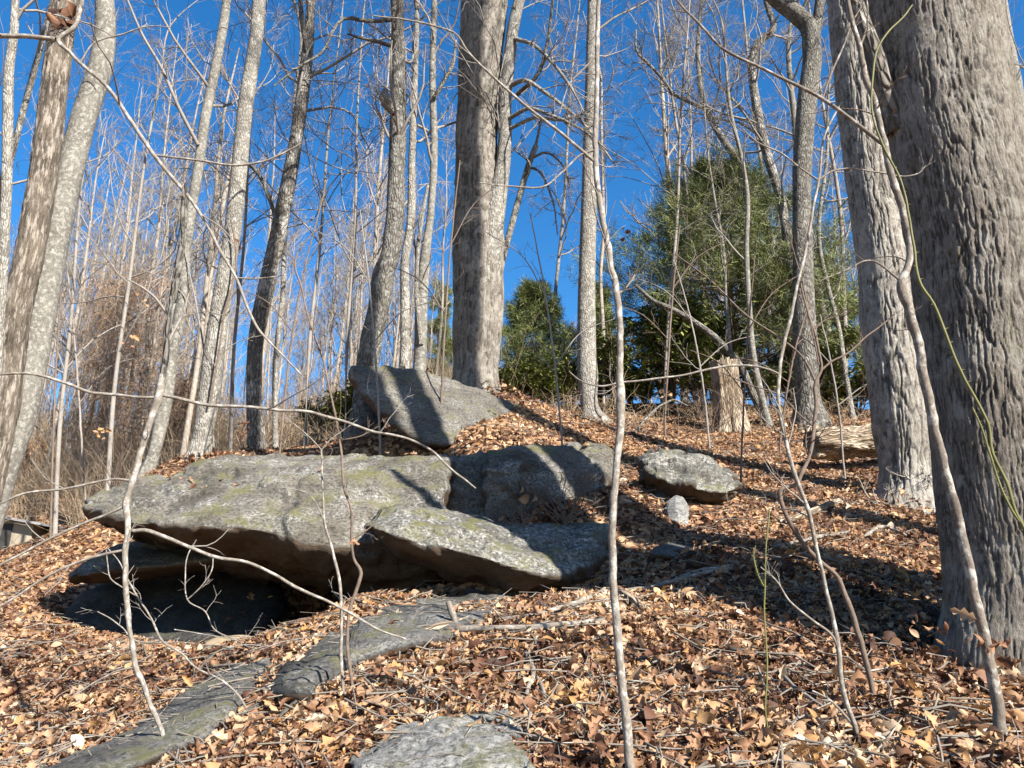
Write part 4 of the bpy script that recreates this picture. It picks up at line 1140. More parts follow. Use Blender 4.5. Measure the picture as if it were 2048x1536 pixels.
def stick(label, pts, d=None, m='stick', seed=0, name='fallen_stick', cat='stick', lift=0.02, sides=9, rest=True):
    """a stick lying on the ground: (u, v, width px) from end to end"""
    p, r = [], []
    for u, v, w in pts:
        q = hit(u, v) if d is None else P(u, v, d)
        p.append(q); r.append(px(w, v, q[1]) / 2)
    p, r = np.array(p), np.array(r)
    if d is None:
        p[:, 2] = gz(p[:, 0], p[:, 1]) + r * 0.5 + lift
    c = spline(np.concatenate([p, r[:, None]], 1), 26)
    c[:, :3] += 0.012 * np.stack([fbm(c[:, :3] * 6 + k * 9 + seed, 2) for k in range(3)], 1)
    c[:, 3] *= 1 + 0.2 * fbm(c[:, :3] * 11 + seed, 2)
    c = np.vstack([c[:1], c, c[-1:]]); c[0, 3] *= 0.3; c[-1, 3] *= 0.3
    c[0, :3] -= unit(c[2, :3] - c[1, :3]) * 0.004; c[-1, :3] += unit(c[-2, :3] - c[-3, :3]) * 0.004
    b = Mb(); b.add(c[None, :, :3], c[None, :, 3], sides)
    o = c[:, :3].mean(0)
    return solo(name, b.mesh(name, M[m], o), o, label, cat)

def log(label, u0, v0, u1, v1, w, d0, d1, m, seed, name='log', spl=0.62):
    a, b_ = P(u0, v0, d0), P(u1, v1, d1)
    rings = 70
    t = np.linspace(0, 1, rings)[:, None]
    p = a * (1 - t) + b_ * t
    r = np.full(rings, px(w, v0, d0) / 2)
    V, Q, tc = tubes(p[None], r[None], 48)
    cen = np.repeat(p, 48, 0); n = unit(V - cen)
    q = np.stack([tc[:, 0] * 17, tc[:, 1] * 17, tc[:, 2] * 3], 1) + seed
    h = r[0] * (spl * fbm(q, 5, 0.65) - 0.12 * np.clip(fbm(q * np.array([.5, .5, .8]), 2), 0, 1))
    V = V + n * h[:, None]
    ax = unit(b_ - a)
    end = V.reshape(rings, 48, 3)
    e0 = p[0] + (end[0] - p[0])[None] * np.array([0.8, 0.4, 0.02])[:, None, None] + ax * np.array([-0.02, 0.03, 0.05])[:, None, None]
    e1 = p[-1] + (end[-1] - p[-1])[None] * np.array([0.8, 0.4, 0.02])[:, None, None]
    W = np.concatenate([e0[::-1], end, e1])
    tc = np.concatenate([np.repeat(tc[:48][None], 3, 0), tc.reshape(rings, 48, 3), np.repeat(tc[-48:][None], 3, 0)]).reshape(-1, 3)
    k = len(W)
    i = np.arange(k - 1)[:, None] * 48 + np.arange(48)[None]
    j = np.arange(k - 1)[:, None] * 48 + (np.arange(48)[None] + 1) % 48
    V = W.reshape(-1, 3); o = V.mean(0)
    return solo(name, make_mesh(name, V - o, np.stack([i, j, j + 48, i + 48], -1).reshape(-1, 4), M[m], {'tc': tc}), o, label, 'log')
log('rotting pale log lying behind the second oak', 1622, 885, 1940, 878, 58, 10.4, 10.9, 'wood', 3, name='rotten_log')
rock('shaded_rock_end', 'rounded shaded left end of the flat dark rock, painted black', [  # end of the flat rock as its own solid, its shade painted black
    gsec(552, (1352, 1364, 1384, 1408), (0.12, 0.22, 0.20, 0.0)),
    gsec(572, (1326, 1350, 1384, 1412), (0.16, 0.30, 0.26, 0.0)),
    gsec(600, (1320, 1345, 1382, 1412), (0.16, 0.30, 0.26, 0.0)),
    gsec(622, (1340, 1358, 1382, 1404), (0.10, 0.20, 0.18, 0.0))],
    rock_mat('shade_black_rock', (0.03, 0.029, 0.028), (0.07, 0.068, 0.066), 0.4, 0.2, 50.0), amp=0.03, seed=21, nu=60, K=48, back=0.25, freq=3.5, strata=0.004)
stick('long dead limb slanting up from the pale stump to the left', [(1536,850,15),(1500,775,15),(1482,735,15),(1461,707,14),(1422,668,13),(1352,622,11),(1306,601,9),(1271,570,6)], d=14.4, m='dark', name='dead_limb', cat='limb')
STK = [('pale split stick pointing up the slope left of centre', [(817,1298,14),(875,1275,18),(933,1250,12)], 'wood'),
 ('long grey bark covered stick below the wedge shaped slab', [(912,1274,13),(1022,1272,13),(1120,1264,12),(1210,1252,10)], 'stick'),
 ('thin weathered branch above the long grey stick', [(1001,1254,7),(1090,1233,9),(1158,1213,10),(1210,1192,12)], 'stick'),
 ('short thick broken stick beside the tall pale sapling', [(1205,1188,10),(1240,1196,18),(1288,1232,18)], 'wood'),
 ('pale stick in the oak shade right of the tall sapling', [(1240,1189,9),(1329,1178,10),(1400,1162,9),(1465,1145,7)], 'stick'),
 ('crooked grey stick standing out of leaves above foreground rock', [(1052,1315,9),(1066,1353,10),(1052,1404,9)], 'stick'),
 ('curved grey stick pointing down beside the foreground rock', [(1073,1373,8),(1090,1421,9),(1083,1465,8)], 'stick'),
 ('thin arched twig along the upper edge of the foreground rock', [(783,1435,5),(851,1407,5),(988,1397,5),(1049,1414,5)], 'brown_twig'),
 ('straight pale stick under the thin grey sapling', [(1533,1107,8),(1621,1086,8),(1700,1071,6)], 'stick'),
 ('thick brown fallen branch left of the second oak', [(1570,1055,12),(1621,1035,15),(1680,1012,12)], 'wood'),
 ('grey stick lying at the foot of the mottled leaning sapling', [(1799,1503,10),(1895,1503,10),(1984,1493,9)], 'stick'),
 ('thin slanting stick left of the foot of thin grey sapling', [(1560,1360,7),(1604,1401,8),(1656,1442,7)], 'stick'),
 ('short pale twig above the bedrock strip', [(424,1349,5),(460,1340,6),(496,1337,5)], 'stick'),
 ('dark stick running down from the shaded end of the flat rock', [(472,1452,7),(547,1414,8),(597,1408,8)], 'dark'),
 ('second dark stick meeting the first below the shaded end of the flat rock', [(526,1483,6),(560,1447,7),(597,1412,7)], 'dark'),
 ('bent white stick in the leaves right of the thin grey sapling', [(1722,1086,6),(1775,1064,8),(1810,1078,6)], 'stick'),
 ('grey branch across the shaded ground below flat stone', [(1349,1170,9),(1400,1150,9),(1470,1148,7)], 'stick'),
 ('dark twig crossing the shaded leaves at right', [(1380,1290,7),(1500,1320,8),(1640,1350,6)], 'dark')]
for k, (lb, pts, m) in enumerate(STK):
    stick(lb, pts, m=m, seed=k)
stick('stub of dead wood standing in leaves below flat dark rock', [(912,1250,12),(903,1228,13),(896,1205,10)], d=5.2, m='stick', seed=40, name='dead_stub')
stick('big arched pale twig at the edge of evergreen shrubs', [(1268,870,4),(1290,840,5),(1320,812,5),(1350,800,4),(1375,812,3)], d=13.0, m='pale', seed=41, name='arched_twig')

# ------------------------------------------------------------------ evergreen trees and shrubs
def needles(rng, tips, dirs, L, per, wid):
    """flat needle blades fanned about each tip"""
    n = len(tips)
    d = unit(dirs[:, None, :] * 0.55 + rng.normal(size=(n, per, 3)) * 0.62)
    root = tips[:, None, :] + rng.normal(size=(n, per, 3)) * L * 0.35
    side = unit(np.cross(d, rng.normal(size=(n, per, 3)))) * wid
    l = L * rng.uniform(0.7, 1.2, (n, per, 1))
    V = np.stack([root - side, root + side, root + d * l + side * 0.5, root + d * l - side * 0.5], 2).reshape(-1, 3)
    Q = np.arange(len(V)).reshape(-1, 4)
    tint = np.repeat(np.clip(rng.normal(0.45, 0.22, (n, 1)) + rng.normal(0, 0.12, (n, per)), 0, 1).ravel(), 4)
    return V, Q, tint

def pine(label, u, vtop, vbase, d, width, seed, dens=1.0, nd=0.10, low=0.02, taper=0.72):
    rng = np.random.default_rng(300 + seed)
    base = P(u, vbase, d); base[2] = g1(base[0], base[1])
    top = P(u, vtop, d)
    H = top[2] - base[2]
    W = px(width, (vtop + vbase) / 2, d) / 2
    root = thing('pine_tree', label, 'tree', base)
    tr = np.array([[0, 0, -0.2], [0.05, 0, H * 0.4], [0.0, 0.05, H * 0.98]])
    part('trunk', trunk_mesh(tr, [H * 0.016, H * 0.012, 0.012], 10, 24, np.zeros(3), M['dark'], 0.05, seed), root)
    nb = int(95 * dens)
    z = np.sort(rng.uniform(low, 0.97, nb)) * H
    az = rng.uniform(0, 2 * math.pi, nb)
    prof = (1 - z / H) ** taper * W * rng.uniform(0.6, 1.12, nb) + 0.12
    K = 9
    t = np.linspace(0, 1, K)
    pts = np.zeros((nb, K, 3))
    rise = rng.uniform(-0.08, 0.35, nb)
    for k in range(K):
        rr = prof * t[k]
        pts[:, k] = np.stack([np.cos(az) * rr, np.sin(az) * rr, z + rise * rr + 0.25 * rr * t[k]], 1)
    pts += rng.normal(size=pts.shape) * 0.03
    rad = np.linspace(0.022, 0.006, K)[None] * np.ones((nb, 1))
    b = Mb(); b.add(pts, rad, 4)
    p2, r2 = grow(rng, pts, rad, 8, 0.2, 1.0, 0.34, (0.5, 1.0), 0.6, 5, 0.10, 0.2, 0.004, lenmin=0.2)
    b.add(p2, r2, 3)
    part('branches', b.mesh('branches', M['brown_twig']), root, kind='stuff')
    tp = np.concatenate([p2[:, -1], p2[:, 3], p2[:, 2], pts[:, -1], pts[:, -3]])
    td = np.concatenate([p2[:, -1] - p2[:, -2], p2[:, 3] - p2[:, 2], p2[:, 2] - p2[:, 1], pts[:, -1] - pts[:, -2], pts[:, -3] - pts[:, -4]])
    V, Q, ti = needles(rng, tp, unit(td), nd, 19, 0.0042 * d / 16)
    part('crown', make_mesh('crown', V, Q, M['needle'], {'tint': ti}), root, kind='stuff')
    return root
pine('broad white pine behind the pale stump and bent dark tree', 1480, 335, 850, 18.0, 660, 1, 2.5, 0.19)
pine('small pointed pine between the double oak and the pale poplar', 1070, 572, 800, 19.0, 290, 2, 1.1, 0.15, 0.02, 1.0)
pine('dark young pine right of the broad white pine', 1680, 520, 830, 20.0, 240, 3, 0.8, 0.15)
pine('distant pine showing between slender trunks left of the double oak', 872, 560, 800, 34.0, 90, 4, 0.7, 0.2)
pine('distant dark pine behind the pale poplar', 1205, 570, 800, 32.0, 90, 5, 0.7, 0.2)

def shrub_mesh(rng, W, H, n, leaf, yellow):
    """stems plus leaf whorls"""
    ns = 16
    az = rng.uniform(0, 2 * math.pi, ns)
    tip = np.stack([np.cos(az) * W * rng.uniform(0.2, 0.9, ns), np.sin(az) * W * 0.7 * rng.uniform(0.2, 0.9, ns), H * rng.uniform(0.6, 1.0, ns)], 1)
    t = np.linspace(0, 1, 7)[None, :, None]
    st = tip[:, None, :] * t + np.array([0, 0, 1.0]) * (0.15 * H * np.sin(t * math.pi)) + rng.normal(size=(ns, 7, 3)) * 0.03
    rad = np.linspace(0.02, 0.006, 7)[None] * np.ones((ns, 1))
    b = Mb(); b.add(st, rad, 4)
    p2, r2 = grow(rng, st, rad, 9, 0.25, 1.0, 0.42, (0.4, 1.1), 0.7, 5, 0.1, 0.3, 0.004, lenmin=0.2)
    b.add(p2, r2, 3)
    stems = b.mesh('stems', M['brown_twig'])
    c = np.concatenate([p2[:, -1], p2[:, 3], p2[:, 2], st[:, -1]])
    c = c[rng.integers(0, len(c), n // 7)] + rng.normal(size=(n // 7, 3)) * 0.05
    per = 7
    a = rng.uniform(0, 2 * math.pi, (len(c), per))
    dr = rng.uniform(-0.9, 0.45, (len(c), per))
    d = np.stack([np.cos(a) * np.cos(dr), np.sin(a) * np.cos(dr), np.sin(dr)], -1)
    s = unit(np.cross(d, np.array([0, 0, 1.0]) + rng.normal(size=d.shape) * 0.3))
    L = leaf * rng.uniform(0.7, 1.2, (len(c), per, 1))
    w = L * 0.19
    o = c[:, None, :] + d * 0.01
    nrm = np.cross(s, d)
    V = np.stack([o, o + d * L * 0.5 + s * w - nrm * w * 0.25, o + d * L - np.array([0, 0, 1.0]) * L * 0.12, o + d * L * 0.5 - s * w - nrm * w * 0.25], 2).reshape(-1, 3)
    tint = np.clip(rng.normal(0.30 + yellow, 0.22, (len(c), 1)) + rng.normal(0, 0.12, (len(c), per)), 0, 1)
    leaves = make_mesh('foliage', V, np.arange(len(V)).reshape(-1, 4), M['rhodo'], {'tint': np.repeat(tint.ravel(), 4)}, smooth=False)
    return stems, leaves
_rng = np.random.default_rng(77)
SHR = [shrub_mesh(_rng, 1.0, 1.7, 3600, 0.15, 0.2), shrub_mesh(_rng, 1.1, 2.1, 3400, 0.15, 0.08), shrub_mesh(_rng, 0.9, 1.2, 3600, 0.13, 0.1)]
SG = 'evergreen shrubs along the crest'
for u, d, k, sc, lb in [
    (1030, 15.5, 0, 0.72, 'yellow green evergreen shrub right against the double oak'),
    (1100, 15.0, 0, 0.66, 'yellow green evergreen shrub midway between oak and poplar'),
    (1145, 16.0, 2, 1.0, 'low evergreen shrub at the left foot of the poplar'),
    (1060, 17.0, 1, 0.65, 'dark evergreen shrub below the small pointed pine'),
    (1235, 16.0, 1, 0.85, 'dark evergreen shrub right of the poplar'),
    (1345, 16.5, 1, 1.25, 'tall evergreen shrub under the left side of the white pine'),
    (1400, 15.5, 1, 0.95, 'dark evergreen shrub just left of the pale stump'),
    (1440, 17.0, 1, 1.3, 'tall dark evergreen shrub behind the pale stump'),
    (1292, 16.5, 0, 0.6, 'low bright evergreen shrub behind the arched pale twig'),
    (1530, 16.5, 1, 0.6, 'low evergreen shrub between the stump and the bent dark tree'),
    (1585, 17.5, 0, 0.7, 'low evergreen shrub tucked behind the bent dark tree'),
    (1010, 17.5, 2, 0.8, 'low evergreen shrub touching the right side of the double oak'),
    (1200, 17.5, 2, 0.9, 'low evergreen shrub directly behind the pale poplar'),
    (1262, 17.0, 0, 0.6, 'low evergreen shrub two steps right of the poplar'),
    (1780, 16.5, 1, 0.7, 'low evergreen shrub seen past the left edge of the second oak'),
    (1665, 16.5, 1, 0.9, 'evergreen shrub between bent tree and second oak'),
    (1720, 15.5, 2, 1.0, 'small evergreen shrub beside the rotting log'),
    (1330, 19.0, 1, 1.5, 'largest evergreen shrub high at the left of the white pine'),
    (690, 15.5, 0, 0.75, 'small evergreen shrub left of the crooked tree behind the slab'),
    (640, 18.0, 2, 0.9, 'low evergreen shrub far behind the overhanging slab')]:
    p = P(u, 850, d); p[2] = g1(p[0], p[1]) - 0.05
    r = thing('evergreen_shrub', lb, 'shrub', p, SG)
    r.scale = (sc, sc, sc * (0.85 + 0.4 * ((u * 7) % 10) / 10)); r.rotation_euler = (0, 0, u * 0.37)
    part('stems', SHR[k][0], r, kind='stuff'); part('foliage', SHR[k][1], r, kind='stuff')

# ------------------------------------------------------------------ far woods
def far_proto(seed, H, r0, nb, up):
    rng = np.random.default_rng(500 + seed)
    k = np.linspace(0, 1, 7)
    tr = np.stack([rng.normal(0, 0.12, 7).cumsum() * 0.7, rng.normal(0, 0.12, 7).cumsum() * 0.7, k * H - 0.3], 1)
    tr[0, :2] = 0
    rad = r0 * (1 - k * 0.88)
    tm = trunk_mesh(tr, rad, 8, 28, np.zeros(3), M['far'], 0.08, seed)
    c = spline(np.concatenate([tr, rad[:, None]], 1), 24)
    b = Mb()
    p1, r1 = grow(rng, c[None, :, :3], c[None, :, 3], nb, 0.25, 0.98, 0.22, (0.35, 0.95), 0.5, 7, up, 0.22, 0.012)
    b.add(p1, r1, 4)
    p2, r2 = grow(rng, p1, r1, 6, 0.15, 1.0, 0.5, (0.4, 0.95), 0.6, 6, 0.1, 0.28, 0.008)
    b.add(p2, r2, 3)
    p3, r3 = grow(rng, p2, r2, 4, 0.1, 1.0, 0.5, (0.4, 1.0), 0.7, 4, 0.08, 0.3, 0.006)
    b.add(p3, r3, 3)
    return tm, b.mesh('crown', M['far'])
FAR = [far_proto(k, H, r, nb, up) for k, (H, r, nb, up) in enumerate([(15, 0.09, 26, 0.12), (17, 0.105, 24, 0.16), (12, 0.065, 28, 0.14), (19, 0.15, 22, 0.1), (10, 0.05, 30, 0.18), (14, 0.075, 30, 0.1)])]
rng = np.random.default_rng(9)
def far_tree(x, y, sc, k, label, group, cat='tree'):
    r = thing('bare_tree', label, cat, (x, y, g1(x, y)), group)
    r.scale = (sc, sc, sc)
    r.rotation_euler = (rng.normal(0, 0.025), rng.normal(0.03, 0.03), rng.uniform(0, 6.28))
    part('trunk', FAR[k][0], r); part('crown', FAR[k][1], r, kind='stuff')
def far_label(u, sc, k):
    h = 'short' if sc < 0.68 else ('tall' if sc > 0.9 else 'slender')
    col = ('forking', 'straight', 'twiggy', 'thick', 'thin', 'bushy')[k]
    for lim, w in ((160, 'behind the peeling left edge trunk'), (390, 'around the brown vine tangle'), (560, 'behind the vine hung pale trunk'),
                   (760, 'between brown curving and crooked trees'), (930, 'behind the crooked knotty tree'), (1300, 'on the skyline near the poplar'),
                   (1480, 'behind the broad white pine'), (1640, 'behind the bent dark tree'), (1800, 'behind the second oak'), (9999, 'behind the huge oak')):
        if u < lim:
            break
    return '%s %s bare tree %s' % (h, col, w)
for lo, hi, num, dm, grp, s0, s1 in ((-60, 900, 110, 56, 'far bare trees behind the slab', 0.5, 1.05), (1290, 2100, 48, 50, 'far bare trees behind the pines', 0.6, 1.1), (-80, 330, 45, 50, 'far bare trees behind the slab', 0.45, 0.85), (900, 1300, 18, 55, 'low bare trees on the skyline', 0.28, 0.5)):
    for _ in range(num):
        d = rng.uniform(22 if num > 20 else 34, dm); u = rng.uniform(lo, hi)
        k = int(rng.integers(0, 6)); sc = rng.uniform(s0, s1)
        far_tree((u - 1024) / FPX * d, d, sc, k, far_label(u, sc, k), grp)
_same = {}
for o in SC.objects:
    if o.parent is None and str(o.get('group', '')).startswith(('far bare', 'low bare')):
        _same.setdefault(o['label'], []).append(o)
ORD = ('leftmost', 'second from left', 'third from left', 'fourth from left', 'fifth from left', 'sixth from left', 'seventh from left', 'eighth from left', 'ninth from left')
NUM = ('', '', 'two', 'three', 'four', 'five', 'six', 'seven', 'eight', 'nine')
for lb, os_ in _same.items():
    if 1 < len(os_) < 10:
        for k, o in enumerate(sorted(os_, key=lambda q: q.location.x / q.location.y)):
            o['label'] = '%s of %s %s' % (ORD[k], NUM[len(os_)], lb.replace(' bare tree ', ' bare trees '))

# trees standing just outside the frame, whose trunk shadows fall across the rocks
def tall_proto():
    rg = np.random.default_rng(8)
    k = np.linspace(0, 1, 7)
    tr = np.stack([0 * k, 0 * k, k * 27 - 0.3], 1)
    rad = 0.30 * (1 - k * 0.6)
    c = spline(np.concatenate([tr, rad[:, None]], 1), 24)
    b = Mb()
    p1, r1 = grow(rg, c[None, :, :3], c[None, :, 3], 16, 0.6, 0.98, 0.2, (0.5, 1.0), 0.4, 7, 0.12, 0.22, 0.012)
    b.add(p1, r1, 4)
    p2, r2 = grow(rg, p1, r1, 6, 0.15, 1.0, 0.5, (0.4, 0.95), 0.6, 6, 0.1, 0.28, 0.008)
    b.add(p2, r2, 3)
    return trunk_mesh(tr, rad, 24, 60, np.zeros(3), M['oak'], 0.06, 3, None, 5), b.mesh('crown', M['twig'])
TALL = tall_proto()
for x, y, sc, lb in ((4.75, 3.5, 0.95, 'tall bare tree just outside the right edge of the picture'), (4.2, 3.3, 0.85, 'second tall bare tree outside the right edge of the picture'), (6.42, 4.4, 0.8, 'third tall bare tree outside the right edge of the picture')):
    r = thing('bare_tree', lb, 'tree', (x, y, g1(x, y)), 'trees beyond the right edge')
    r.scale = (sc, sc, 1.0)
    part('trunk', TALL[0], r); part('crown', TALL[1], r, kind='stuff')

# vine draped tree
def vine_tree(label, u, d, vtop, wpx, seed):
    rg = np.random.default_rng(700 + seed)
    base = P(u, 900, d); base[2] = g1(base[0], base[1])
    top = P(u + 40, vtop, d)
    H = top[2] - base[2]; W = px(wpx, 700, d) / 2
    root = thing('vine_covered_tree', label, 'tree', base)
    part('trunk', trunk_mesh(np.array([[0, 0, -0.2], [0.2, 0, H * 0.5], [top[0] - base[0], 0, H]]), [0.09, 0.08, 0.04], 10, 24, np.zeros(3), M['oak'], 0.08, seed), root)
    n = 1500
    z = rg.uniform(0.1, 1.0, n) * H
    w = W * (0.55 + 0.6 * np.sin(z / H * 2.6))
    p0 = np.stack([rg.normal(0, 0.5, n) * w + (top[0] - base[0]) * z / H, rg.normal(0, 0.5, n) * w, z], 1)
    K = 7
    pts = np.zeros((n, K, 3)); pts[:, 0] = p0
    dr = unit(rg.normal(size=(n, 3)) + np.array([0, 0, -0.5]))
    for k in range(1, K):
        dr = unit(dr + rg.normal(size=(n, 3)) * 0.45 + np.array([0, 0, -0.16]))
        pts[:, k] = pts[:, k - 1] + dr * rg.uniform(0.08, 0.2, (n, 1))
    pts[:, :, 2] = np.maximum(pts[:, :, 2], 0.02)
    V, Q, tc = tubes(pts, np.full((n, K), 0.0055), 3)
    part('vines', make_mesh('vines', V, Q, M['vine'], {'tint': np.repeat(rg.uniform(0, 1, n), K * 3)}), root, kind='stuff')
vine_tree('tall tree smothered in brown hanging vines on the left slope', 255, 22, 540, 150, 1)
vine_tree('leaning tree wrapped in brown vines left of the first', 185, 26, 560, 90, 2)
vine_tree('low tangle of brown vines on a stub by the left slope', 330, 20, 760, 110, 3)

# brush on the left slope
def brush(name, label, n, area, hmin, hmax, seed, mat_='straw', r=0.005, lean=0.5):
    rg = np.random.default_rng(900 + seed)
    u = rg.uniform(area[0], area[1], n); d = rg.uniform(area[2], area[3], n)
    ok = (u > 150) | (d > 19)
    u, d = u[ok], d[ok]; n = len(u)
    x = (u - 1024) / FPX * d
    z = gz(x, d)
    K = 6
    pts = np.zeros((n, K, 3)); pts[:, 0] = np.stack([x, d, z - 0.03], 1)
    dr = unit(rg.normal(size=(n, 3)) * lean * 0.6 + np.array([0, 0, 1.0]))
    L = rg.uniform(hmin, hmax, (n, 1)) / (K - 1)
    for k in range(1, K):
        dr = unit(dr + rg.normal(size=(n, 3)) * 0.2 * lean * 2 + np.array([0, 0, -0.08]))
        pts[:, k] = pts[:, k - 1] + dr * L
    V, Q, tc = tubes(pts, np.linspace(1, 0.5, K)[None] * (r * d / 18)[:, None], 3)
    o = np.array([x.mean(), d.mean(), z.min()])
    solo(name, make_mesh(name, V - o, Q, M[mat_], {'tint': np.repeat(rg.uniform(0, 1, n), K * 3)}), o, label, 'undergrowth', kind='stuff')
brush('undergrowth', 'straw coloured brush and dry stems covering the left slope', 12000, (-80, 430, 14, 40), 0.4, 1.7, 1)
brush('undergrowth', 'thin bare brush behind the overhanging slab and along the skyline', 8000, (300, 1000, 15, 44), 0.5, 2.4, 2, r=0.005)
brush('undergrowth', 'dry twiggy brush in front of the evergreen shrubs', 1100, (1010, 1760, 13.5, 17), 0.2, 1.1, 3, r=0.0045, lean=0.9)

# low bare bush in front of the cut end of the slab
def bush(label, u, v, d, W, H, seed, n=14):
    rg = np.random.default_rng(1200 + seed)
    base = P(u, v, d); base[2] = g1(base[0], base[1])
    root = thing('bare_bush', label, 'bush', base)
    t0 = np.zeros((1, 4, 3)); t0[0, :, 2] = np.linspace(-0.05, 0.12, 4)
    p1, r1 = grow(rg, t0, np.full((1, 4), 0.008), n, 0.3, 1.0, 1.0, (0.2, 1.2), 0.8, 8, 0.08, 0.22, 0.003, lenmin=H)
    p1[:, :, 0] *= W
    p2, r2 = grow(rg, p1, r1, 5, 0.3, 1, 0.5, (0.4, 1.0), 0.7, 6, 0.05, 0.3, 0.0022)
    p3, r3 = grow(rg, p2, r2, 3, 0.3, 1, 0.5, (0.4, 1.0), 0.7, 5, 0.05, 0.3, 0.0018)
    b = Mb(); b.add(p1, r1, 5)
    part('stems', b.mesh('stems', M['brown_twig']), root, kind='stuff')
    b = Mb(); b.add(p2, r2, 4); b.add(p3, r3, 3)
    part('twigs', b.mesh('twigs', M['brown_twig']), root, kind='stuff')
bush('tangled bare bush growing against the mossy end of the overhanging slab', 1130, 1030, 7.25, 1.6, 0.55, 1, 18)
bush('small bare bush in the leaves between the slabs', 1050, 1030, 7.1, 1.2, 0.3, 2, 9)
bush('bare twiggy bush on the ground left of the hollow', 210, 1130, 11.5, 1.2, 0.9, 3, 12)
bush('bare twiggy bush on top of the slab near the fin rock', 690, 905, 9.6, 1.3, 0.4, 4, 9)
bush('twiggy bush by the pale stump', 1420, 860, 13.6, 1.4, 0.7, 5, 14)

# ------------------------------------------------------------------ shed far down the left slope
def shed():
    c = P(10, 1085, 17.0)
    top = P(40, 1045, 17.0)[2] - c[2]
    root = thing('shed', 'small tan shed with grey roof far off at the left edge', 'shed', c)
    def box(x0, x1, y0, y1, z0, z1, tilt=0):
        v = [(x, y, z + tilt * x) for z in (z0, z1) for y in (y0, y1) for x in (x0, x1)]
        return v, [(0, 2, 3, 1), (4, 5, 7, 6), (0, 1, 5, 4), (2, 6, 7, 3), (0, 4, 6, 2), (1, 3, 7, 5)]
    for nm, a, m, tl in (('wall', (-2.0, 0.56, -0.02, 2.0, -1.2, top + 0.02), 'shed_wall', 0), ('roof', (-2.4, 0.86, -0.25, 2.3, top + 0.06, top + 0.11), 'shed_roof', -0.17),
                     ('door', (-0.35, 0.12, -0.05, -0.023, -1.0, top - 0.03), 'shed_door', 0)):
        v, q = box(*a, tl)
        part(nm, make_mesh(nm, v, q, M[m], smooth=False), root)
shed()

# ------------------------------------------------------------------ fallen leaves
def leaf_shape(rng, kind):
    n = 7
    t = np.linspace(0, 1, n)
    if kind == 0:                                  # lobed oak leaf
        w = np.array([0.015, 0.13, 0.06, 0.26, 0.09, 0.22, 0.01]) * rng.uniform(0.85, 1.2)
    elif kind == 1:                                # oval beech / sourwood leaf
        w = np.sin(t * math.pi) ** 0.8 * 0.24 * rng.uniform(0.8, 1.2) + 0.01
    else:                                          # broad tulip / maple leaf
        w = np.array([0.02, 0.25, 0.17, 0.36, 0.15, 0.20, 0.01]) * rng.uniform(0.85, 1.1)
    curl = rng.choice([-1, 1]) * rng.uniform(0.1, 1.7)
    fold = rng.uniform(-0.4, 1.0)
    a = curl * (t - 0.5)
    x = np.cumsum(np.cos(a)) / n; z = np.cumsum(np.sin(a)) / n
    x -= x.mean(); z -= z.mean()
    tw = rng.uniform(-0.5, 0.5) * (t - 0.5)
    V = []
    for k in range(n):
        for s, f in ((-1, 1.0), (-1, 0.5), (0, 0), (1, 0.5), (1, 1.0)):
            y = s * w[k] * f * math.cos(fold * f)
            zz = z[k] + w[k] * f * math.sin(fold * (0.6 + 0.8 * f)) + y * tw[k] + rng.normal(0, 0.012)
            V.append((x[k], y, zz))
    Q = [(k * 5 + j, k * 5 + j + 1, k * 5 + j + 6, k * 5 + j + 5) for k in range(n - 1) for j in range(4)]
    # petiole
    return make_mesh('leaf', np.array(V), Q, M['leaf'])
lrng = np.random.default_rng(42)
LEAVES = [leaf_shape(lrng, k % 3) for k in range(15)]
leaf_col = bpy.data.collections.new('leaf_shapes')
for k, me in enumerate(LEAVES):
    leaf_col.objects.link(bpy.data.objects.new('leaf_shape', me))

def ground_normals(x, y):
    e = 0.05
    zx = (gz(x + e, y) - gz(x - e, y)) / (2 * e); zy = (gz(x, y + e) - gz(x, y - e)) / (2 * e)
    return unit(np.stack([-zx, -zy, np.ones_like(zx)], 1))

def to_euler(n, spin, rng, wob):
    """euler XYZ that tilts +Z to the normal n (with wobble) after a spin"""
    n = unit(n + rng.normal(size=n.shape) * wob)
    ry = np.arctan2(np.hypot(n[:, 0], n[:, 1]), n[:, 2])
    rz = np.arctan2(n[:, 1], n[:, 0])
    cs, ss, cy, sy, cz, sz = np.cos(spin), np.sin(spin), np.cos(ry), np.sin(ry), np.cos(rz), np.sin(rz)
    # M = Rz(rz) Ry(ry) Rz(spin - rz)
    s2 = spin - rz
    c2, q2 = np.cos(s2), np.sin(s2)
    m00 = cz * cy * c2 - sz * q2
    m10 = sz * cy * c2 + cz * q2
    m20 = -sy * c2
    m21 = sy * q2
    m22 = cy
    return np.stack([np.arctan2(m21, m22), np.arcsin(np.clip(-m20, -1, 1)), np.arctan2(m10, m00)], 1)

def leaf_points(n, rng):
    r = rng.uniform(1.6, 30.0, n)
    a = rng.uniform(-0.72, 0.72, n)
    x, y = r * np.sin(a), r * np.cos(a)
    return x, y

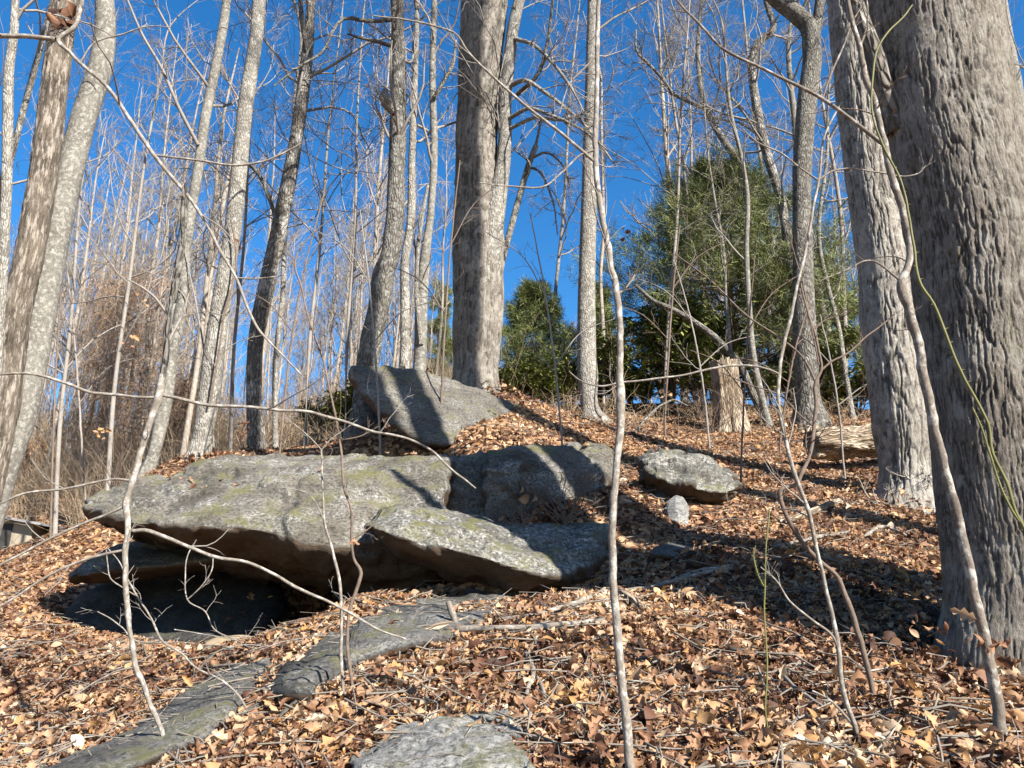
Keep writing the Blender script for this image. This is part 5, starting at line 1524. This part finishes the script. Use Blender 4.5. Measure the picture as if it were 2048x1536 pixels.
def leaf_cloud(name, label, p, nrm, scl, tint, rng, wob=0.55, kind='stuff'):
    n = len(p)
    me = bpy.data.meshes.new(name)
    me.vertices.add(n)
    me.vertices.foreach_set('co', np.asarray(p, np.float32).ravel())
    rot = to_euler(nrm, rng.uniform(0, 6.283, n), rng, wob)
    for k, a, ty, f in (('rot', rot, 'FLOAT_VECTOR', 'vector'), ('scl', scl, 'FLOAT', 'value'), ('tint', tint, 'FLOAT', 'value')):
        me.attributes.new(k, ty, 'POINT').data.foreach_set(f, np.asarray(a, np.float32).ravel())
    me.attributes.new('idx', 'INT', 'POINT').data.foreach_set('value', rng.integers(0, len(LEAVES), n).astype(np.int32))
    o = solo(name, me, (0, 0, 0), label, 'leaves', kind=kind)
    ng = bpy.data.node_groups.get('leaf_scatter')
    if ng is None:
        ng = bpy.data.node_groups.new('leaf_scatter', 'GeometryNodeTree')
        ng.interface.new_socket('Geometry', in_out='INPUT', socket_type='NodeSocketGeometry')
        ng.interface.new_socket('Geometry', in_out='OUTPUT', socket_type='NodeSocketGeometry')
        nn, ln = ng.nodes, ng.links
        gi, go = nn.new('NodeGroupInput'), nn.new('NodeGroupOutput')
        ci = nn.new('GeometryNodeCollectionInfo')
        ci.inputs['Collection'].default_value = leaf_col
        ci.inputs['Separate Children'].default_value = True
        ci.inputs['Reset Children'].default_value = True
        ip = nn.new('GeometryNodeInstanceOnPoints')
        ip.inputs['Pick Instance'].default_value = True
        def na(nm, ty):
            k = nn.new('GeometryNodeInputNamedAttribute'); k.data_type = ty
            k.inputs['Name'].default_value = nm
            return k.outputs['Attribute']
        er = nn.new('FunctionNodeEulerToRotation')
        ln.new(na('rot', 'FLOAT_VECTOR'), er.inputs[0])
        ln.new(gi.outputs[0], ip.inputs['Points'])
        ln.new(ci.outputs[0], ip.inputs['Instance'])
        ln.new(na('idx', 'INT'), ip.inputs['Instance Index'])
        ln.new(er.outputs[0], ip.inputs['Rotation'])
        ln.new(na('scl', 'FLOAT'), ip.inputs['Scale'])
        ln.new(ip.outputs[0], go.inputs[0])
    md = o.modifiers.new('scatter', 'NODES')
    md.node_group = ng
    return o

def tints(n, rng):
    return np.clip(rng.beta(1.35, 1.5, n), 0, 1)

n = 240000
x, y = leaf_points(n, lrng)
bx, by, bh = [], [], []
for (tb, trd) in TREES:                              # leaves banked against the trunks
    if trd > 0.09 and tb[1] < 18:
        m_ = int(60 + trd * 900)
        aa, rr_ = lrng.uniform(0, 6.283, m_), trd * lrng.uniform(1.0, 2.1, m_) + 0.02
        bx.append(tb[0] + np.cos(aa) * rr_); by.append(tb[1] + np.sin(aa) * rr_); bh.append(0.16 * trd / 0.3 * np.clip(2.0 - rr_ / trd, 0, 1) * lrng.uniform(0, 1, m_))
bank = np.concatenate([np.zeros(n)] + bh)
x, y = np.concatenate([x] + bx), np.concatenate([y] + by)
n = len(x)
z = gz(x, y) + bank
nr = ground_normals(x, y)
scl = np.clip(lrng.lognormal(math.log(0.060), 0.36, n), 0.025, 0.14) * (1 + 0.012 * y)
from mathutils.bvhtree import BVHTree
_v, _q, _k = [], [], 0
for V_, Q_ in ROCKS.values():
    _v.append(V_); _q.append(Q_ + _k); _k += len(V_)
BVH = BVHTree.FromPolygons(np.concatenate(_v).tolist(), np.concatenate(_q).tolist())
keep = np.ones(n, bool)
rx = (x > -6) & (x < 4) & (y > 2.5) & (y < 13)
for i_ in np.nonzero(rx)[0]:
    h_ = BVH.ray_cast(Vector((x[i_], y[i_], z[i_] - 0.04)), Vector((0, 0, 1)), 0.3)
    if h_[0] is not None and h_[0].z > z[i_] - 0.006 and lrng.random() > 0.03:
        keep[i_] = False
x, y, z, nr, scl = x[keep], y[keep], z[keep], nr[keep], scl[keep]
n = len(x)
pp = np.stack([x, y, z], 1) + nr * lrng.uniform(-0.01, 0.03, (n, 1))
leaf_cloud('leaf_litter', 'deep litter of brown and tan fallen leaves on the slope', pp, nr, scl, np.clip(tints(n, lrng) * 0.9 + 0.42 * fbm(pp * np.array([1.6, 1.6, 1.6]), 3) + 0.05, 0, 1), lrng, 0.6)

# the nearest leaves one by one, lying on top
near = []
while len(near) < 290:
    u, v = lrng.uniform(0, 2048), lrng.uniform(1230, 1536)
    q_ = hit(u, v, 2.0, 12.0)
    if BVH.ray_cast(Vector((q_[0], q_[1], q_[2] - 0.05)), Vector((0, 0, 1)), 0.4)[0] is None:
        near.append(q_)
near = np.array(near)
nn_ = ground_normals(near[:, 0], near[:, 1])
ee = to_euler(nn_, lrng.uniform(0, 6.283, len(near)), lrng, 0.5)
for k in range(len(near)):
    o = part('leaf', LEAVES[int(lrng.integers(0, len(LEAVES)))], ground, tuple(near[k] + nn_[k] * 0.055))
    o.rotation_euler = tuple(ee[k])
    s = float(lrng.uniform(0.06, 0.115)); o.scale = (s, s, s)
    o['tint'] = float(np.clip(lrng.normal(0.58, 0.25), 0, 1))

# twigs strewn through the litter
n = 9500
x, y = leaf_points(n, lrng)
y = y * 0.7
z = gz(x, y) + 0.035
K = 4
az = lrng.uniform(0, 6.283, n); L = lrng.uniform(0.06, 0.5, n)
pts = np.zeros((n, K, 3))
for k in range(K):
    f = (k / (K - 1) - 0.5) * L
    pts[:, k] = np.stack([x + np.cos(az) * f, y + np.sin(az) * f, z + np.cos(az) * 0 + 0.33 * np.sin(az) * f], 1) + lrng.normal(0, 0.012, (n, 3))
b = Mb(); b.add(pts, lrng.uniform(0.0015, 0.0065, (n, 1)) * np.linspace(1, 0.6, K)[None], 4)
solo('twig_litter', b.mesh('twig_litter', M['stick']), (0, 0, 0), 'thin dead twigs strewn through the fallen leaves', 'twigs', kind='stuff')

# dead leaves still hanging on twigs
def hanging(label, u, v, d, n, size, tint, seed, spread=1.0):
    rg = np.random.default_rng(2000 + seed)
    c = P(u, v, d)
    root = thing('dead_leaf_cluster', label, 'leaves', c)
    for k in range(n):
        o = part('leaf', LEAVES[int(rg.integers(0, len(LEAVES)))], root, tuple(rg.normal(size=3) * size * 0.45 * spread * np.array([1, 0.7, 0.9])))
        o.rotation_euler = (rg.uniform(0.8, 2.2), rg.uniform(-0.6, 0.6), rg.uniform(0, 6.28))
        q = float(size * rg.uniform(0.75, 1.2)); o.scale = (q, q, q)
        o['tint'] = float(np.clip(rg.normal(tint, 0.1), 0, 1))
hanging('bunch of dark brown dead leaves hanging at the top left corner', 132, 22, 4.0, 12, 0.13, 0.2, 1)
hanging('orange dead leaves on a twig on the left slope', 205, 866, 9.0, 8, 0.10, 0.78, 2, 1.2)
hanging('pale orange dead leaves in the vine tangle at left', 290, 590, 11.0, 7, 0.10, 0.7, 3, 2.2)
hanging('small tuft of dead leaves among the slender left trunks', 262, 680, 11.0, 6, 0.10, 0.72, 4, 2.2)
hanging('small dark dead leaf tuft against the sky right of the poplar', 1251, 463, 9.0, 4, 0.10, 0.12, 5)
hanging('dead leaf tuft hanging in front of the pale trunk with vine', 481, 493, 7.0, 3, 0.08, 0.25, 6)
hanging('reddish dead leaf tuft at the foot of the brown curving trunk', 488, 860, 11.0, 7, 0.10, 0.3, 7, 1.5)
hanging('pair of large tan dead leaves below the mossy slab end', 1062, 992, 7.2, 3, 0.15, 0.66, 8)
hanging('crumpled dead leaves caught on the mottled leaning sapling', 1950, 1240, 3.15, 4, 0.11, 0.5, 9)
hanging('curled dead leaves on the base of the huge oak', 2030, 1310, 3.75, 4, 0.12, 0.35, 10, 1.4)
hanging('reddish leaf tuft on the slender sapling by the wedge shaped slab', 703, 1080, 4.2, 3, 0.05, 0.35, 11)
hanging('yellowish dead leaves in the evergreen shrubs right of the poplar', 1330, 780, 14.0, 9, 0.12, 0.7, 12, 2.5)

# leaves caught on the rocks
pts_, nrs_ = [], []
for key, (V, Q) in ROCKS.items():
    a, b_, c, d_ = (V[Q[:, k]] for k in range(4))
    nq = unit(np.cross(c - a, d_ - b_))
    cen = (a + b_ + c + d_) / 4
    area = np.linalg.norm(np.cross(c - a, d_ - b_), axis=1) / 2
    sg = np.sign(((cen - V.mean(0)) * nq).sum(1).mean())
    nq = nq * sg
    patch = fbm(cen * 1.1 + 3, 3)
    want = np.where((nq[:, 2] > 0.75) & (patch > 0.25), area * 25, 0)
    k = lrng.poisson(np.clip(want, 0, 20))
    idx = np.repeat(np.arange(len(Q)), k)
    if len(idx):
        pts_.append(cen[idx] + nq[idx] * 0.02 + lrng.normal(0, 0.02, (len(idx), 3))); nrs_.append(nq[idx])
pts_, nrs_ = np.concatenate(pts_), np.concatenate(nrs_)
leaf_cloud('caught_leaves', 'scattered dead leaves caught on top of the rocks', pts_, nrs_, lrng.uniform(0.06, 0.12, len(pts_)), tints(len(pts_), lrng), lrng, 0.4)
